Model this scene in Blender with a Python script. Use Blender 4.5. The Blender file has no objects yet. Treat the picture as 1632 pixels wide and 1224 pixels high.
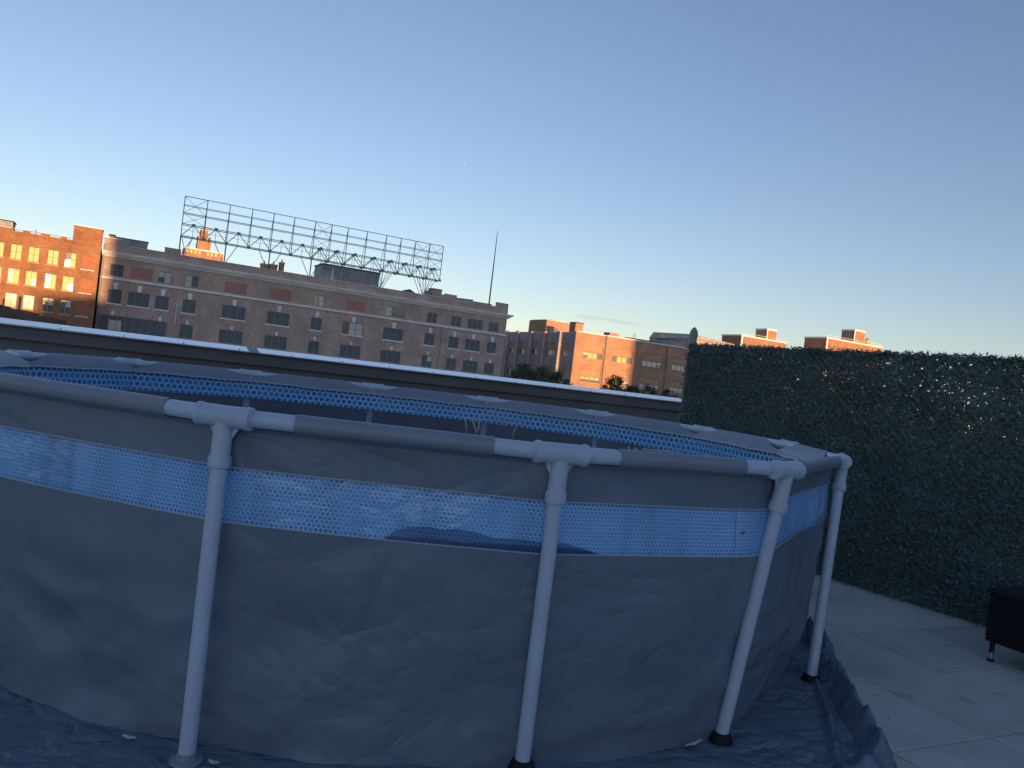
import bpy, bmesh, math, random
import numpy as np
from mathutils import Vector, Matrix, noise
R = math.radians
random.seed(7)
rng = np.random.default_rng(7)
sc = bpy.context.scene
col = sc.collection

# ------------------------------------------------------------------ camera
EYE = 1.44888
F_PX, PITCH, ROLL = 1263.915, -0.00739, 0.11837
cam = bpy.data.cameras.new('camera'); camo = bpy.data.objects.new('camera', cam); col.objects.link(camo)
camo.location = (0, 0, EYE)
camo.rotation_euler = (Matrix.Rotation(math.pi/2 + PITCH, 3, 'X') @ Matrix.Rotation(ROLL, 3, 'Z')).to_euler()
cam.sensor_width = 36.0; cam.lens = F_PX / 1632 * 36.0
cam.clip_start = 0.05; cam.clip_end = 20000
sc.camera = camo

# ------------------------------------------------------------------ sky, sun, exposure
SUN_EL = R(4.0)
SUN_AZ = math.atan2(0.451, -0.892)            # clockwise from +Y
world = bpy.data.worlds.new('World'); sc.world = world; world.use_nodes = True
wn = world.node_tree; bg = wn.nodes['Background']
sky = wn.nodes.new('ShaderNodeTexSky'); sky.sky_type = 'NISHITA'; sky.sun_disc = False
sky.sun_elevation = SUN_EL; sky.sun_rotation = SUN_AZ
sky.altitude = 50; sky.air_density = 1.0; sky.dust_density = 0.2; sky.ozone_density = 1.0
wb = wn.nodes.new('ShaderNodeVectorMath'); wb.operation = 'MULTIPLY'; wb.inputs[1].default_value = (0.95, 1.0, 1.39)   # cool white balance
wtc = wn.nodes.new('ShaderNodeTexCoord'); wad = wn.nodes.new('ShaderNodeVectorMath'); wad.operation = 'ADD'; wad.inputs[1].default_value = (0, 0, 0.026)
wn.links.new(wtc.outputs['Generated'], wad.inputs[0]); wn.links.new(wad.outputs[0], sky.inputs[0])
wn.links.new(sky.outputs[0], wb.inputs[0]); wn.links.new(wb.outputs[0], bg.inputs[0]); bg.inputs[1].default_value = 0.10
sl = bpy.data.lights.new('sun', 'SUN'); so = bpy.data.objects.new('sun', sl); col.objects.link(so)
sl.energy = 2.8; sl.angle = R(0.53); sl.color = (1.0, 0.55, 0.25)
sd = Vector((math.sin(SUN_AZ)*math.cos(SUN_EL), math.cos(SUN_AZ)*math.cos(SUN_EL), math.sin(SUN_EL)))
so.rotation_euler = sd.to_track_quat('Z', 'Y').to_euler()
so.location = (60, -120, 60)
vs = sc.view_settings; vs.view_transform = 'Standard'; vs.look = 'None'; vs.gamma = 1; vs.exposure = 1.2
sc.render.engine = 'CYCLES'
sc.cycles.max_bounces = 8; sc.cycles.transparent_max_bounces = 16

# ------------------------------------------------------------------ node helpers
def mat(name, color, rough=0.7, spec=0.5, metal=0.0, noise_amt=0.0, noise_scale=5.0, bump=0.0, bump_scale=None, stretch=(1,1,1), ior=None, detail=4):
    m = bpy.data.materials.new(name); m.use_nodes = True
    nt = m.node_tree; b = nt.nodes['Principled BSDF']
    b.inputs['Base Color'].default_value = (*color, 1); b.inputs['Roughness'].default_value = rough
    b.inputs['Metallic'].default_value = metal; b.inputs['Specular IOR Level'].default_value = spec
    if ior: b.inputs['IOR'].default_value = ior
    if noise_amt or bump:
        tc = nt.nodes.new('ShaderNodeTexCoord'); mp = nt.nodes.new('ShaderNodeMapping')
        mp.inputs['Scale'].default_value = stretch
        nt.links.new(tc.outputs['Object'], mp.inputs[0])
        n = nt.nodes.new('ShaderNodeTexNoise'); n.inputs['Scale'].default_value = noise_scale; n.inputs['Detail'].default_value = detail
        nt.links.new(mp.outputs[0], n.inputs['Vector'])
        if noise_amt:
            r = nt.nodes.new('ShaderNodeValToRGB')
            r.color_ramp.elements[0].position = 0.3; r.color_ramp.elements[1].position = 0.7
            r.color_ramp.elements[0].color = (*[c*(1-noise_amt) for c in color], 1)
            r.color_ramp.elements[1].color = (*[min(1, c*(1+noise_amt)) for c in color], 1)
            nt.links.new(n.outputs[0], r.inputs[0]); nt.links.new(r.outputs[0], b.inputs['Base Color'])
        if bump:
            n2 = nt.nodes.new('ShaderNodeTexNoise'); n2.inputs['Scale'].default_value = bump_scale or noise_scale; n2.inputs['Detail'].default_value = 5
            nt.links.new(mp.outputs[0], n2.inputs['Vector'])
            bp = nt.nodes.new('ShaderNodeBump'); bp.inputs['Strength'].default_value = bump; bp.inputs['Distance'].default_value = 0.01
            nt.links.new(n2.outputs[0], bp.inputs['Height']); nt.links.new(bp.outputs[0], b.inputs['Normal'])
    return m

def N(nt, typ, **kw):
    n = nt.nodes.new(typ)
    for k, v in kw.items(): setattr(n, k, v)
    return n

def vmath(nt, op, a, b=None):
    n = N(nt, 'ShaderNodeVectorMath', operation=op)
    for i, x in enumerate((a, b)):
        if x is None: continue
        if isinstance(x, (tuple, list)): n.inputs[i].default_value = x
        else: nt.links.new(x, n.inputs[i])
    return n.outputs['Value'] if op in ('DOT_PRODUCT', 'LENGTH') else n.outputs['Vector']

def fmath(nt, op, a, b=None, clamp=False):
    n = N(nt, 'ShaderNodeMath', operation=op); n.use_clamp = clamp
    for i, x in enumerate((a, b)):
        if x is None: continue
        if isinstance(x, (int, float)): n.inputs[i].default_value = x
        else: nt.links.new(x, n.inputs[i])
    return n.outputs[0]

def hexes(nt, pitch):
    """hexagonal cells on the UV map (in metres): returns (distance to edge 0..0.5, centre distance, cell id vector)"""
    uv = N(nt, 'ShaderNodeTexCoord').outputs['UV']
    p = vmath(nt, 'MULTIPLY', uv, (1/pitch, 1/pitch, 0))
    rr = (1.0, 1.7320508, 1.0); h = (0.5, 0.8660254, 0.0)
    a = vmath(nt, 'SUBTRACT', vmath(nt, 'MODULO', vmath(nt, 'ADD', p, (1000, 1732.0508, 0)), rr), h)
    b = vmath(nt, 'SUBTRACT', vmath(nt, 'MODULO', vmath(nt, 'ADD', p, (1000.5, 1732.9168, 0)), rr), h)
    a = vmath(nt, 'MULTIPLY', a, (1, 1, 0)); b = vmath(nt, 'MULTIPLY', b, (1, 1, 0))
    la = vmath(nt, 'LENGTH', a); lb = vmath(nt, 'LENGTH', b)
    sel = fmath(nt, 'LESS_THAN', la, lb)
    mx = N(nt, 'ShaderNodeMix', data_type='VECTOR')
    nt.links.new(sel, mx.inputs['Factor']); nt.links.new(b, mx.inputs[4]); nt.links.new(a, mx.inputs[5])
    g = mx.outputs[1]
    ab = vmath(nt, 'ABSOLUTE', g)
    d1 = vmath(nt, 'DOT_PRODUCT', ab, (0.5, 0.8660254, 0))
    sp = N(nt, 'ShaderNodeSeparateXYZ'); nt.links.new(ab, sp.inputs[0])
    mxd = fmath(nt, 'MAXIMUM', d1, sp.outputs[0])
    edge = fmath(nt, 'SUBTRACT', 0.5, mxd)
    cell = vmath(nt, 'SUBTRACT', p, g)
    return edge, vmath(nt, 'LENGTH', g), cell

def ramp(nt, fac, stops, interp='LINEAR'):
    r = N(nt, 'ShaderNodeValToRGB'); cr = r.color_ramp; cr.interpolation = interp
    while len(cr.elements) > 1: cr.elements.remove(cr.elements[-1])
    cr.elements[0].position = stops[0][0]; cr.elements[0].color = (*stops[0][1], 1)
    for pos, c in stops[1:]:
        e = cr.elements.new(pos); e.color = (*c, 1)
    nt.links.new(fac, r.inputs[0]); return r.outputs[0]

def honeycomb_color(nt, pitch, line, mid, dot, vary=0.5):
    edge, cd, cell = hexes(nt, pitch)
    base = ramp(nt, edge, [(0.0, line), (0.055, line), (0.105, mid), (0.17, mid), (0.21, dot)])
    wn_ = N(nt, 'ShaderNodeTexWhiteNoise', noise_dimensions='2D')
    rc = vmath(nt, 'SNAP', vmath(nt, 'ADD', cell, (0.1, 0.1, 0)), (0.5, 0.4330127, 1))
    nt.links.new(rc, wn_.inputs[0])
    # light smudges of dried scale over the print
    nz = N(nt, 'ShaderNodeTexNoise'); nz.inputs['Scale'].default_value = 3.5; nz.inputs['Detail'].default_value = 5
    nt.links.new(N(nt, 'ShaderNodeTexCoord').outputs['UV'], nz.inputs['Vector'])
    f = fmath(nt, 'MULTIPLY', wn_.outputs[0], vary)
    f = fmath(nt, 'ADD', f, fmath(nt, 'MULTIPLY', fmath(nt, 'SUBTRACT', nz.outputs[0], 0.5), 1.3), True)
    mx = N(nt, 'ShaderNodeMix', data_type='RGBA')
    nt.links.new(f, mx.inputs['Factor']); nt.links.new(base, mx.inputs[6]); mx.inputs[7].default_value = (*mid, 1)
    return mx.outputs[2], edge

# ------------------------------------------------------------------ mesh helpers
class MB:
    def __init__(s): s.v = []; s.f = []
    def quad(s, a, b, c, d):
        i = len(s.v); s.v += [tuple(a), tuple(b), tuple(c), tuple(d)]; s.f.append((i, i+1, i+2, i+3)); return s
    def tri(s, a, b, c):
        i = len(s.v); s.v += [tuple(a), tuple(b), tuple(c)]; s.f.append((i, i+1, i+2)); return s
    def hexa(s, c):        # 8 corners: bottom 4 ccw, top 4 ccw
        i = len(s.v); s.v += [tuple(x) for x in c]
        for q in ((0,3,2,1),(4,5,6,7),(0,1,5,4),(1,2,6,5),(2,3,7,6),(3,0,4,7)): s.f.append(tuple(i+k for k in q))
        return s
    def box(s, fr, s0, s1, o0, o1, z0, z1):
        """box in a frame fr(s, o, z)"""
        return s.hexa([fr(s0,o0,z0), fr(s1,o0,z0), fr(s1,o1,z0), fr(s0,o1,z0), fr(s0,o0,z1), fr(s1,o0,z1), fr(s1,o1,z1), fr(s0,o1,z1)])
    def tube(s, pts, rad, n=10, cap=True):
        pts = [Vector(p) for p in pts]
        rads = rad if isinstance(rad, (list, tuple)) else [rad]*len(pts)
        i0 = len(s.v); up = None
        for k, p in enumerate(pts):
            t = (pts[min(k+1, len(pts)-1)] - pts[max(k-1, 0)]).normalized()
            if up is None:
                up = Vector((0,0,1)) if abs(t.z) < 0.9 else Vector((1,0,0))
            a = t.cross(up).normalized(); b = a.cross(t).normalized(); up = b
            for j in range(n):
                an = 2*math.pi*j/n
                s.v.append(tuple(p + (a*math.cos(an) + b*math.sin(an))*rads[k]))
        for k in range(len(pts)-1):
            for j in range(n):
                j2 = (j+1) % n
                s.f.append((i0+k*n+j, i0+k*n+j2, i0+(k+1)*n+j2, i0+(k+1)*n+j))
        if cap:
            s.f.append(tuple(i0+j for j in range(n))[::-1]); s.f.append(tuple(i0+(len(pts)-1)*n+j for j in range(n)))
        return s
    def build(s, name, m, parent=None, smooth=False, origin=None, uv=None):
        me = bpy.data.meshes.new(name)
        o = Vector(origin) if origin is not None else Vector((0,0,0))
        if parent is not None and origin is None: o = Vector(world_loc(parent))
        vv = [(x-o.x, y-o.y, z-o.z) for x, y, z in s.v]
        me.from_pydata(vv, [], s.f); me.update()
        bm = bmesh.new(); bm.from_mesh(me)
        if smooth: bmesh.ops.remove_doubles(bm, verts=bm.verts, dist=1e-5)
        bmesh.ops.recalc_face_normals(bm, faces=bm.faces) if smooth else None
        bm.to_mesh(me); bm.free()
        if smooth:
            me.polygons.foreach_set('use_smooth', [True]*len(me.polygons))
            try: me.set_sharp_from_angle(angle=R(40))
            except Exception: pass
        me.materials.append(m)
        ob = bpy.data.objects.new(name, me); col.objects.link(ob)
        if parent is not None:
            ob.parent = parent; ob.location = o - Vector(world_loc(parent))
        else: ob.location = o
        return ob

def world_loc(o):
    v = Vector(o.location); p = o.parent
    while p is not None: v += Vector(p.location); p = p.parent
    return v

def grid_mesh(name, P, m, parent=None, closed=False, uv=None, smooth=True, skip=None):
    """P: array [nu][nv][3]; uv array [nu][nv][2]"""
    P = np.asarray(P, float); nu, nv = P.shape[:2]
    o = np.array(world_loc(parent)) if parent is not None else np.zeros(3)
    V = (P - o).reshape(-1, 3)
    faces = []; 
    for i in range(nu if closed else nu-1):
        i2 = (i+1) % nu
        for j in range(nv-1):
            if skip and skip(i, j): continue
            faces.append((i*nv+j, i2*nv+j, i2*nv+j+1, i*nv+j+1))
    me = bpy.data.meshes.new(name); me.from_pydata(V.tolist(), [], faces); me.update()
    if uv is not None:
        uv = np.asarray(uv, float); L = me.uv_layers.new(name='UVMap')
        per = uv[-1,0,0] + (uv[1,0,0]-uv[0,0,0]) if closed else 0
        k = 0
        data = np.zeros((len(me.loops), 2))
        for fc in faces:
            for n_, vi in enumerate(fc):
                i, j = divmod(vi, nv); u, v = uv[i, j]
                if closed and i == 0 and n_ in (1, 2): u = per
                data[k] = (u, v); k += 1
        L.data.foreach_set('uv', data.ravel())
    if smooth: me.polygons.foreach_set('use_smooth', [True]*len(me.polygons))
    me.materials.append(m)
    ob = bpy.data.objects.new(name, me); col.objects.link(ob)
    if parent is not None: ob.parent = parent
    return ob

def tag(o, label=None, cat=None, group=None, kind=None):
    if label: o['label'] = label
    if cat: o['category'] = cat
    if group: o['group'] = group
    if kind: o['kind'] = kind
    return o

def thing(name, loc, label, cat, group=None):
    o = bpy.data.objects.new(name, None); o.location = loc; o.empty_display_size = 0.3; col.objects.link(o)
    return tag(o, label, cat, group)

# ------------------------------------------------------------------ materials
def brick_mat(name, base, dark, mortar_amt=0.25, scale=1.0, streak=0.5):
    m = bpy.data.materials.new(name); m.use_nodes = True; nt = m.node_tree; b = nt.nodes['Principled BSDF']
    b.inputs['Roughness'].default_value = 0.9; b.inputs['Specular IOR Level'].default_value = 0.2
    tc = N(nt, 'ShaderNodeTexCoord')
    mp = N(nt, 'ShaderNodeMapping'); mp.inputs['Rotation'].default_value = (0, 0, -R(27)); nt.links.new(tc.outputs['Object'], mp.inputs[0])
    n1 = N(nt, 'ShaderNodeTexNoise'); n1.inputs['Scale'].default_value = 0.35*scale; n1.inputs['Detail'].default_value = 6; n1.inputs['Roughness'].default_value = 0.65
    nt.links.new(mp.outputs[0], n1.inputs['Vector'])
    c1 = ramp(nt, n1.outputs[0], [(0.3, dark), (0.5, base), (0.72, tuple(min(1, c*1.35) for c in base))])
    mp2 = N(nt, 'ShaderNodeMapping'); mp2.inputs['Scale'].default_value = (1.6, 1.6, 9.0); nt.links.new(mp.outputs[0], mp2.inputs[0])
    n2 = N(nt, 'ShaderNodeTexNoise'); n2.inputs['Scale'].default_value = 1.0*scale; n2.inputs['Detail'].default_value = 5; n2.inputs['Roughness'].default_value = 0.8
    nt.links.new(mp2.outputs[0], n2.inputs['Vector'])
    f = ramp(nt, n2.outputs[0], [(0.25, (1-mortar_amt,)*3), (0.5, (1,)*3), (0.75, (1+0*mortar_amt,)*3)])
    mx = N(nt, 'ShaderNodeMix', data_type='RGBA', blend_type='MULTIPLY'); mx.inputs['Factor'].default_value = 1
    nt.links.new(c1, mx.inputs[6]); nt.links.new(f, mx.inputs[7])
    # individual bricks: fine speckle
    mp3 = N(nt, 'ShaderNodeMapping'); mp3.inputs['Scale'].default_value = (4.5, 4.5, 14.0); nt.links.new(mp.outputs[0], mp3.inputs[0])
    vr = N(nt, 'ShaderNodeTexVoronoi'); vr.inputs['Scale'].default_value = 1.0; nt.links.new(mp3.outputs[0], vr.inputs['Vector'])
    sp = N(nt, 'ShaderNodeSeparateColor'); nt.links.new(vr.outputs['Color'], sp.inputs[0])
    g = ramp(nt, sp.outputs[0], [(0.0, (0.72,)*3), (0.6, (1,)*3), (1.0, (1.0, 1.0, 1.0))])
    mx2 = N(nt, 'ShaderNodeMix', data_type='RGBA', blend_type='MULTIPLY'); mx2.inputs['Factor'].default_value = 1
    nt.links.new(mx.outputs[2], mx2.inputs[6]); nt.links.new(g, mx2.inputs[7])
    nt.links.new(mx2.outputs[2], b.inputs['Base Color'])
    return m

def ridged(m, scale, strength, dist, stretch=(1, 1, 1), rot=(0, 0, 0), coord='Object', mask=1.2):
    """sharp creases in sheet material, fading in and out"""
    nt = m.node_tree; b = nt.nodes['Principled BSDF']
    tc = N(nt, 'ShaderNodeTexCoord'); mp = N(nt, 'ShaderNodeMapping'); mp.inputs['Scale'].default_value = stretch; mp.inputs['Rotation'].default_value = rot
    nt.links.new(tc.outputs[coord], mp.inputs[0])
    wn1 = N(nt, 'ShaderNodeTexNoise'); wn1.inputs['Scale'].default_value = scale*0.8; wn1.inputs['Detail'].default_value = 2; nt.links.new(mp.outputs[0], wn1.inputs['Vector'])
    wv = vmath(nt, 'ADD', mp.outputs[0], vmath(nt, 'MULTIPLY', vmath(nt, 'SUBTRACT', wn1.outputs['Color'], (.5, .5, .5)), (0.5/scale,)*3))
    h = None
    for k, (sc_k, am) in enumerate(((1.0, 1.0), (1.7, 0.40), (3.7, 0.22))):
        if k == 1:
            vo = N(nt, 'ShaderNodeTexVoronoi', feature='DISTANCE_TO_EDGE'); vo.inputs['Scale'].default_value = scale*sc_k; nt.links.new(wv, vo.inputs['Vector'])
            e = fmath(nt, 'POWER', fmath(nt, 'MINIMUM', fmath(nt, 'MULTIPLY', vo.outputs['Distance'], 3.0), 1.0), 0.6)
        else:
            no_ = N(nt, 'ShaderNodeTexNoise'); no_.inputs['Scale'].default_value = scale*sc_k*0.8; no_.inputs['Detail'].default_value = 1.5; no_.inputs['Distortion'].default_value = 0.3; nt.links.new(mp.outputs[0], no_.inputs['Vector'])
            e = fmath(nt, 'MINIMUM', fmath(nt, 'MULTIPLY', fmath(nt, 'ABSOLUTE', fmath(nt, 'SUBTRACT', no_.outputs[0], 0.5)), 7.0), 1.0)
        e = fmath(nt, 'MULTIPLY', e, am); h = e if h is None else fmath(nt, 'ADD', h, e)
    mk = N(nt, 'ShaderNodeTexNoise'); mk.inputs['Scale'].default_value = scale*0.45; nt.links.new(tc.outputs[coord], mk.inputs['Vector'])
    mk2 = fmath(nt, 'MULTIPLY', fmath(nt, 'SUBTRACT', mk.outputs[0], 0.42), 5.0*mask, True)
    bp = N(nt, 'ShaderNodeBump'); bp.inputs['Distance'].default_value = dist
    nt.links.new(fmath(nt, 'MULTIPLY', mk2, strength), bp.inputs['Strength']); nt.links.new(h, bp.inputs['Height'])
    if b.inputs['Normal'].is_linked: nt.links.new(b.inputs['Normal'].links[0].from_socket, bp.inputs['Normal'])
    nt.links.new(bp.outputs[0], b.inputs['Normal'])

M = {}
M['brick_red'] = brick_mat('brick_red', (0.36, 0.185, 0.105), (0.28, 0.135, 0.075))
M['brick_brown'] = brick_mat('brick_brown', (0.52, 0.395, 0.335), (0.45, 0.335, 0.285))
M['brick_orange'] = brick_mat('brick_orange', (0.50, 0.295, 0.195), (0.42, 0.235, 0.15))
M['brick_far'] = brick_mat('brick_far', (0.44, 0.24, 0.155), (0.38, 0.20, 0.13), scale=0.4)
M['brick_near'] = brick_mat('brick_near', (0.16, 0.12, 0.10), (0.10, 0.075, 0.06))
M['stone'] = mat('pale_stone', (0.82, 0.81, 0.79), 0.8, 0.3, noise_amt=0.12, noise_scale=0.6)
M['tan_panel'] = mat('tan_panel', (0.50, 0.30, 0.17), 0.85, 0.3, noise_amt=0.1, noise_scale=0.8)
M['red_infill'] = mat('red_infill', (0.46, 0.23, 0.20), 0.9, 0.2, noise_amt=0.1, noise_scale=0.7)
M['red_brick_infill'] = mat('red_brick_infill', (0.42, 0.175, 0.095), 0.9, 0.2, noise_amt=0.18, noise_scale=2.5, stretch=(1,1,3))
M['frame_dark'] = mat('window_frame_dark', (0.23, 0.26, 0.27), 0.5, 0.4)
M['frame_tan'] = mat('window_frame_tan', (0.48, 0.36, 0.22), 0.6, 0.4)
M['frame_olive'] = mat('window_frame_olive', (0.16, 0.13, 0.07), 0.6, 0.4)
def glass_mat(name, c, ior=2.0, rough=0.04):
    m = mat(name, c, rough, 0.5, ior=ior, bump=0.03, bump_scale=0.6); return m
M['glass'] = glass_mat('window_glass', (0.14, 0.165, 0.185), 1.6)
M['glass_dull'] = glass_mat('window_glass_dull', (0.10, 0.115, 0.13), 1.4, 0.6)
M['glass_blind'] = glass_mat('window_glass_blind', (0.62, 0.60, 0.55), 1.5, 0.15)
M['glass_painted_glow'] = glass_mat('window_glass_painted_glow', (0.52, 0.56, 0.23), 1.3, 0.4); M['glass_painted_glow'].node_tree.nodes['Principled BSDF'].inputs['Metallic'].default_value = 0.0  # yellow base colour paints in the reflected sunset glow
M['glass_half'] = glass_mat('window_glass_half', (0.12, 0.11, 0.08), 2.3, 0.12)
M['steel_grey'] = mat('galvanised_steel', (0.22, 0.25, 0.265), 0.6, 0.4, noise_amt=0.2, noise_scale=1.5)
M['roof_grey'] = mat('roof_metal_grey', (0.34, 0.37, 0.39), 0.7, 0.3, noise_amt=0.25, noise_scale=0.8)
M['roof_dark'] = mat('roofing_dark', (0.075, 0.075, 0.08), 0.85, 0.2, noise_amt=0.2, noise_scale=0.6)
M['tank'] = mat('tank_wood', (0.62, 0.46, 0.22), 0.8, 0.3, noise_amt=0.12, noise_scale=0.6)
M['ground'] = mat('street_ground', (0.16, 0.155, 0.15), 0.9, 0.2, noise_amt=0.4, noise_scale=0.03)
M['leaf'] = mat('tree_leaf', (0.10, 0.135, 0.075), 0.65, 0.3, noise_amt=0.45, noise_scale=0.9)
M['bark'] = mat('tree_bark', (0.09, 0.065, 0.045), 0.9, 0.2, noise_amt=0.3, noise_scale=4)

# ------------------------------------------------------------------ the setting
g = MB(); S_ = 9000
g.quad((-S_,-S_,-14.2), (S_,-S_,-14.2), (S_,S_,-14.2), (-S_,S_,-14.2))
tag(g.build('ground', M['ground']), kind='structure')

A27 = R(27.0); D = Vector((math.cos(A27), math.sin(A27), 0)); NN = Vector((D.y, -D.x, 0))     # facade direction, outward normal
def frame(x, y):
    """local frame of a building: s along the facade, o outward (towards the viewer), z up"""
    P = Vector((x, y, 0))
    return lambda s, o, z: P + D*s + NN*o + Vector((0, 0, z))

def paver_mat():
    m = bpy.data.materials.new('concrete_paver'); m.use_nodes = True; nt = m.node_tree; b = nt.nodes['Principled BSDF']
    b.inputs['Roughness'].default_value = 0.85; b.inputs['Specular IOR Level'].default_value = 0.25
    tc = N(nt, 'ShaderNodeTexCoord')
    n1 = N(nt, 'ShaderNodeTexNoise'); n1.inputs['Scale'].default_value = 1.8; n1.inputs['Detail'].default_value = 7; n1.inputs['Roughness'].default_value = 0.6
    nt.links.new(tc.outputs['Object'], n1.inputs['Vector'])
    c = ramp(nt, n1.outputs[0], [(0.30, (0.48, 0.50, 0.47)), (0.5, (0.58, 0.60, 0.56)), (0.7, (0.63, 0.65, 0.61))])
    n2 = N(nt, 'ShaderNodeTexNoise'); n2.inputs['Scale'].default_value = 5.5; n2.inputs['Detail'].default_value = 3
    nt.links.new(tc.outputs['Object'], n2.inputs['Vector'])
    st = ramp(nt, n2.outputs[0], [(0.0, (0.62,)*3), (0.30, (0.78,)*3), (0.36, (1,)*3)])
    mx = N(nt, 'ShaderNodeMix', data_type='RGBA', blend_type='MULTIPLY'); mx.inputs['Factor'].default_value = 1
    nt.links.new(c, mx.inputs[6]); nt.links.new(st, mx.inputs[7])
    # per-slab tone
    g_ = N(nt, 'ShaderNodeNewGeometry')
    r = ramp(nt, g_.outputs['Random Per Island'], [(0, (0.90,)*3), (1, (1.08,)*3)])
    mx2 = N(nt, 'ShaderNodeMix', data_type='RGBA', blend_type='MULTIPLY'); mx2.inputs['Factor'].default_value = 1
    nt.links.new(mx.outputs[2], mx2.inputs[6]); nt.links.new(r, mx2.inputs[7]); nt.links.new(mx2.outputs[2], b.inputs['Base Color'])
    n3 = N(nt, 'ShaderNodeTexNoise'); n3.inputs['Scale'].default_value = 160; n3.inputs['Detail'].default_value = 3
    nt.links.new(tc.outputs['Object'], n3.inputs['Vector'])
    bp = N(nt, 'ShaderNodeBump'); bp.inputs['Strength'].default_value = 0.3; bp.inputs['Distance'].default_value = 0.002
    nt.links.new(n3.outputs[0], bp.inputs['Height']); nt.links.new(bp.outputs[0], b.inputs['Normal'])
    return m
A26 = R(26.0); GU = Vector((math.cos(A26), math.sin(A26), 0)); GV = Vector((-GU.y, GU.x, 0))
def guv(u, v, z=0): return GU*u + GV*v + Vector((0, 0, z))
pv = MB(); PS = 0.69; PV = 0.713
for i in range(-14, 12):
    for j in range(-13, 11):
        u0 = 3.904 + i*PS; v0 = 2.335 + j*PV
        c = guv(u0+PS/2, v0+PV/2)
        if v0+PV > 8.3: continue
        gp = 0.0055; b = 0.0022; h = rng.normal(0, 0.0015)
        lo = [guv(u0+gp, v0+gp, -0.04), guv(u0+PS-gp, v0+gp, -0.04), guv(u0+PS-gp, v0+PV-gp, -0.04), guv(u0+gp, v0+PV-gp, -0.04)]
        hi = [guv(u0+gp, v0+gp, h-b), guv(u0+PS-gp, v0+gp, h-b), guv(u0+PS-gp, v0+PV-gp, h-b), guv(u0+gp, v0+PV-gp, h-b)]
        tp = [guv(u0+gp+b, v0+gp+b, h), guv(u0+PS-gp-b, v0+gp+b, h), guv(u0+PS-gp-b, v0+PV-gp-b, h), guv(u0+gp+b, v0+PV-gp-b, h)]
        i0 = len(pv.v); pv.v += [tuple(x) for x in lo+hi+tp]
        for k in range(4):
            k2 = (k+1) % 4
            pv.f.append((i0+k, i0+k2, i0+4+k2, i0+4+k)); pv.f.append((i0+4+k, i0+4+k2, i0+8+k2, i0+8+k))
        pv.f.append((i0+8, i0+9, i0+10, i0+11))
pav = tag(pv.build('pavement', paver_mat()), kind='structure')
# roof slab the terrace stands on, as tall as the building under it
rs = MB(); fr = frame(-0.3, 9.2)
rs.box(fr, -14, 12, 24, -0.35, -14.15, -0.045)
tag(rs.build('roof_slab', M['roof_dark']), kind='structure')

# parapet wall beyond the pool
pr = thing('parapet_wall', (-0.3, 9.2, 0), 'dark low parapet wall with bright white metal coping behind the pool', 'wall')
w = MB(); w.box(fr, -14, 9, 0.0, -0.30, -0.045, 1.398); w.box(fr, -14, 9, 0.045, 0.0, 1.275, 1.398); w.box(fr, -14, 9, 0.03, 0.0, 0.70, 0.74)
M['parapet'] = mat('parapet_membrane', (0.150, 0.148, 0.155), 0.7, 0.3, noise_amt=0.18, noise_scale=1.2, bump=0.3, bump_scale=3)
w.build('wall', M['parapet'], pr)
M['coping'] = mat('coping_metal', (0.90, 0.92, 0.93), 0.27, 0.5, metal=0.85, noise_amt=0.07, noise_scale=2.5, bump=0.15, bump_scale=7)
segs = [-14, -9.0, -2.62, 3.0, 9]
for a, b_ in zip(segs, segs[1:]):
    c = MB()
    prof = [(0.092, 1.392), (0.092, 1.403), (-0.14, 1.4435), (-0.34, 1.4460), (-0.34, 1.38), (-0.31, 1.38), (-0.31, 1.4015), (0.06, 1.4005), (0.075, 1.392)]
    i0 = len(c.v)
    for s_ in (a+0.004, b_-0.004):
        for o_, z_ in prof: c.v.append(tuple(fr(s_, o_, z_)))
    n = len(prof)
    for k in range(n): c.f.append((i0+k, i0+(k+1) % n, i0+n+(k+1) % n, i0+n+k))
    c.f.append(tuple(range(n))[::-1]); c.f.append(tuple(range(n, 2*n)))
    c.build('coping', M['coping'], pr)
    # splice plate over the joint, screws
    sp = MB(); sp.hexa([fr(b_-.05,.094,1.396), fr(b_+.05,.094,1.396), fr(b_+.05,.094,1.4065), fr(b_-.05,.094,1.4065), fr(b_-.05,.0955,1.397), fr(b_+.05,.0955,1.397), fr(b_+.05,.0955,1.4065), fr(b_-.05,.0955,1.4065)])
    sp.hexa([fr(b_-.05,.0915,1.4035), fr(b_+.05,.0915,1.4035), fr(b_+.05,-.139,1.4440), fr(b_-.05,-.139,1.4440), fr(b_-.05,.0925,1.4055), fr(b_+.05,.0925,1.4055), fr(b_+.05,-.138,1.4460), fr(b_-.05,-.138,1.4460)])
    if b_ < 8: sp.build('splice_plate', M['roof_grey'], pr)
sc_ = MB()
for k in range(34):
    s_ = -9 + k*0.52
    p = fr(s_, 0.055, 1.4105); sc_.tube([p, p + NN*0.003+Vector((0,0,.005))], 0.006, 6)
sc_.build('screw_row', M['steel_grey'], pr)
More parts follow.
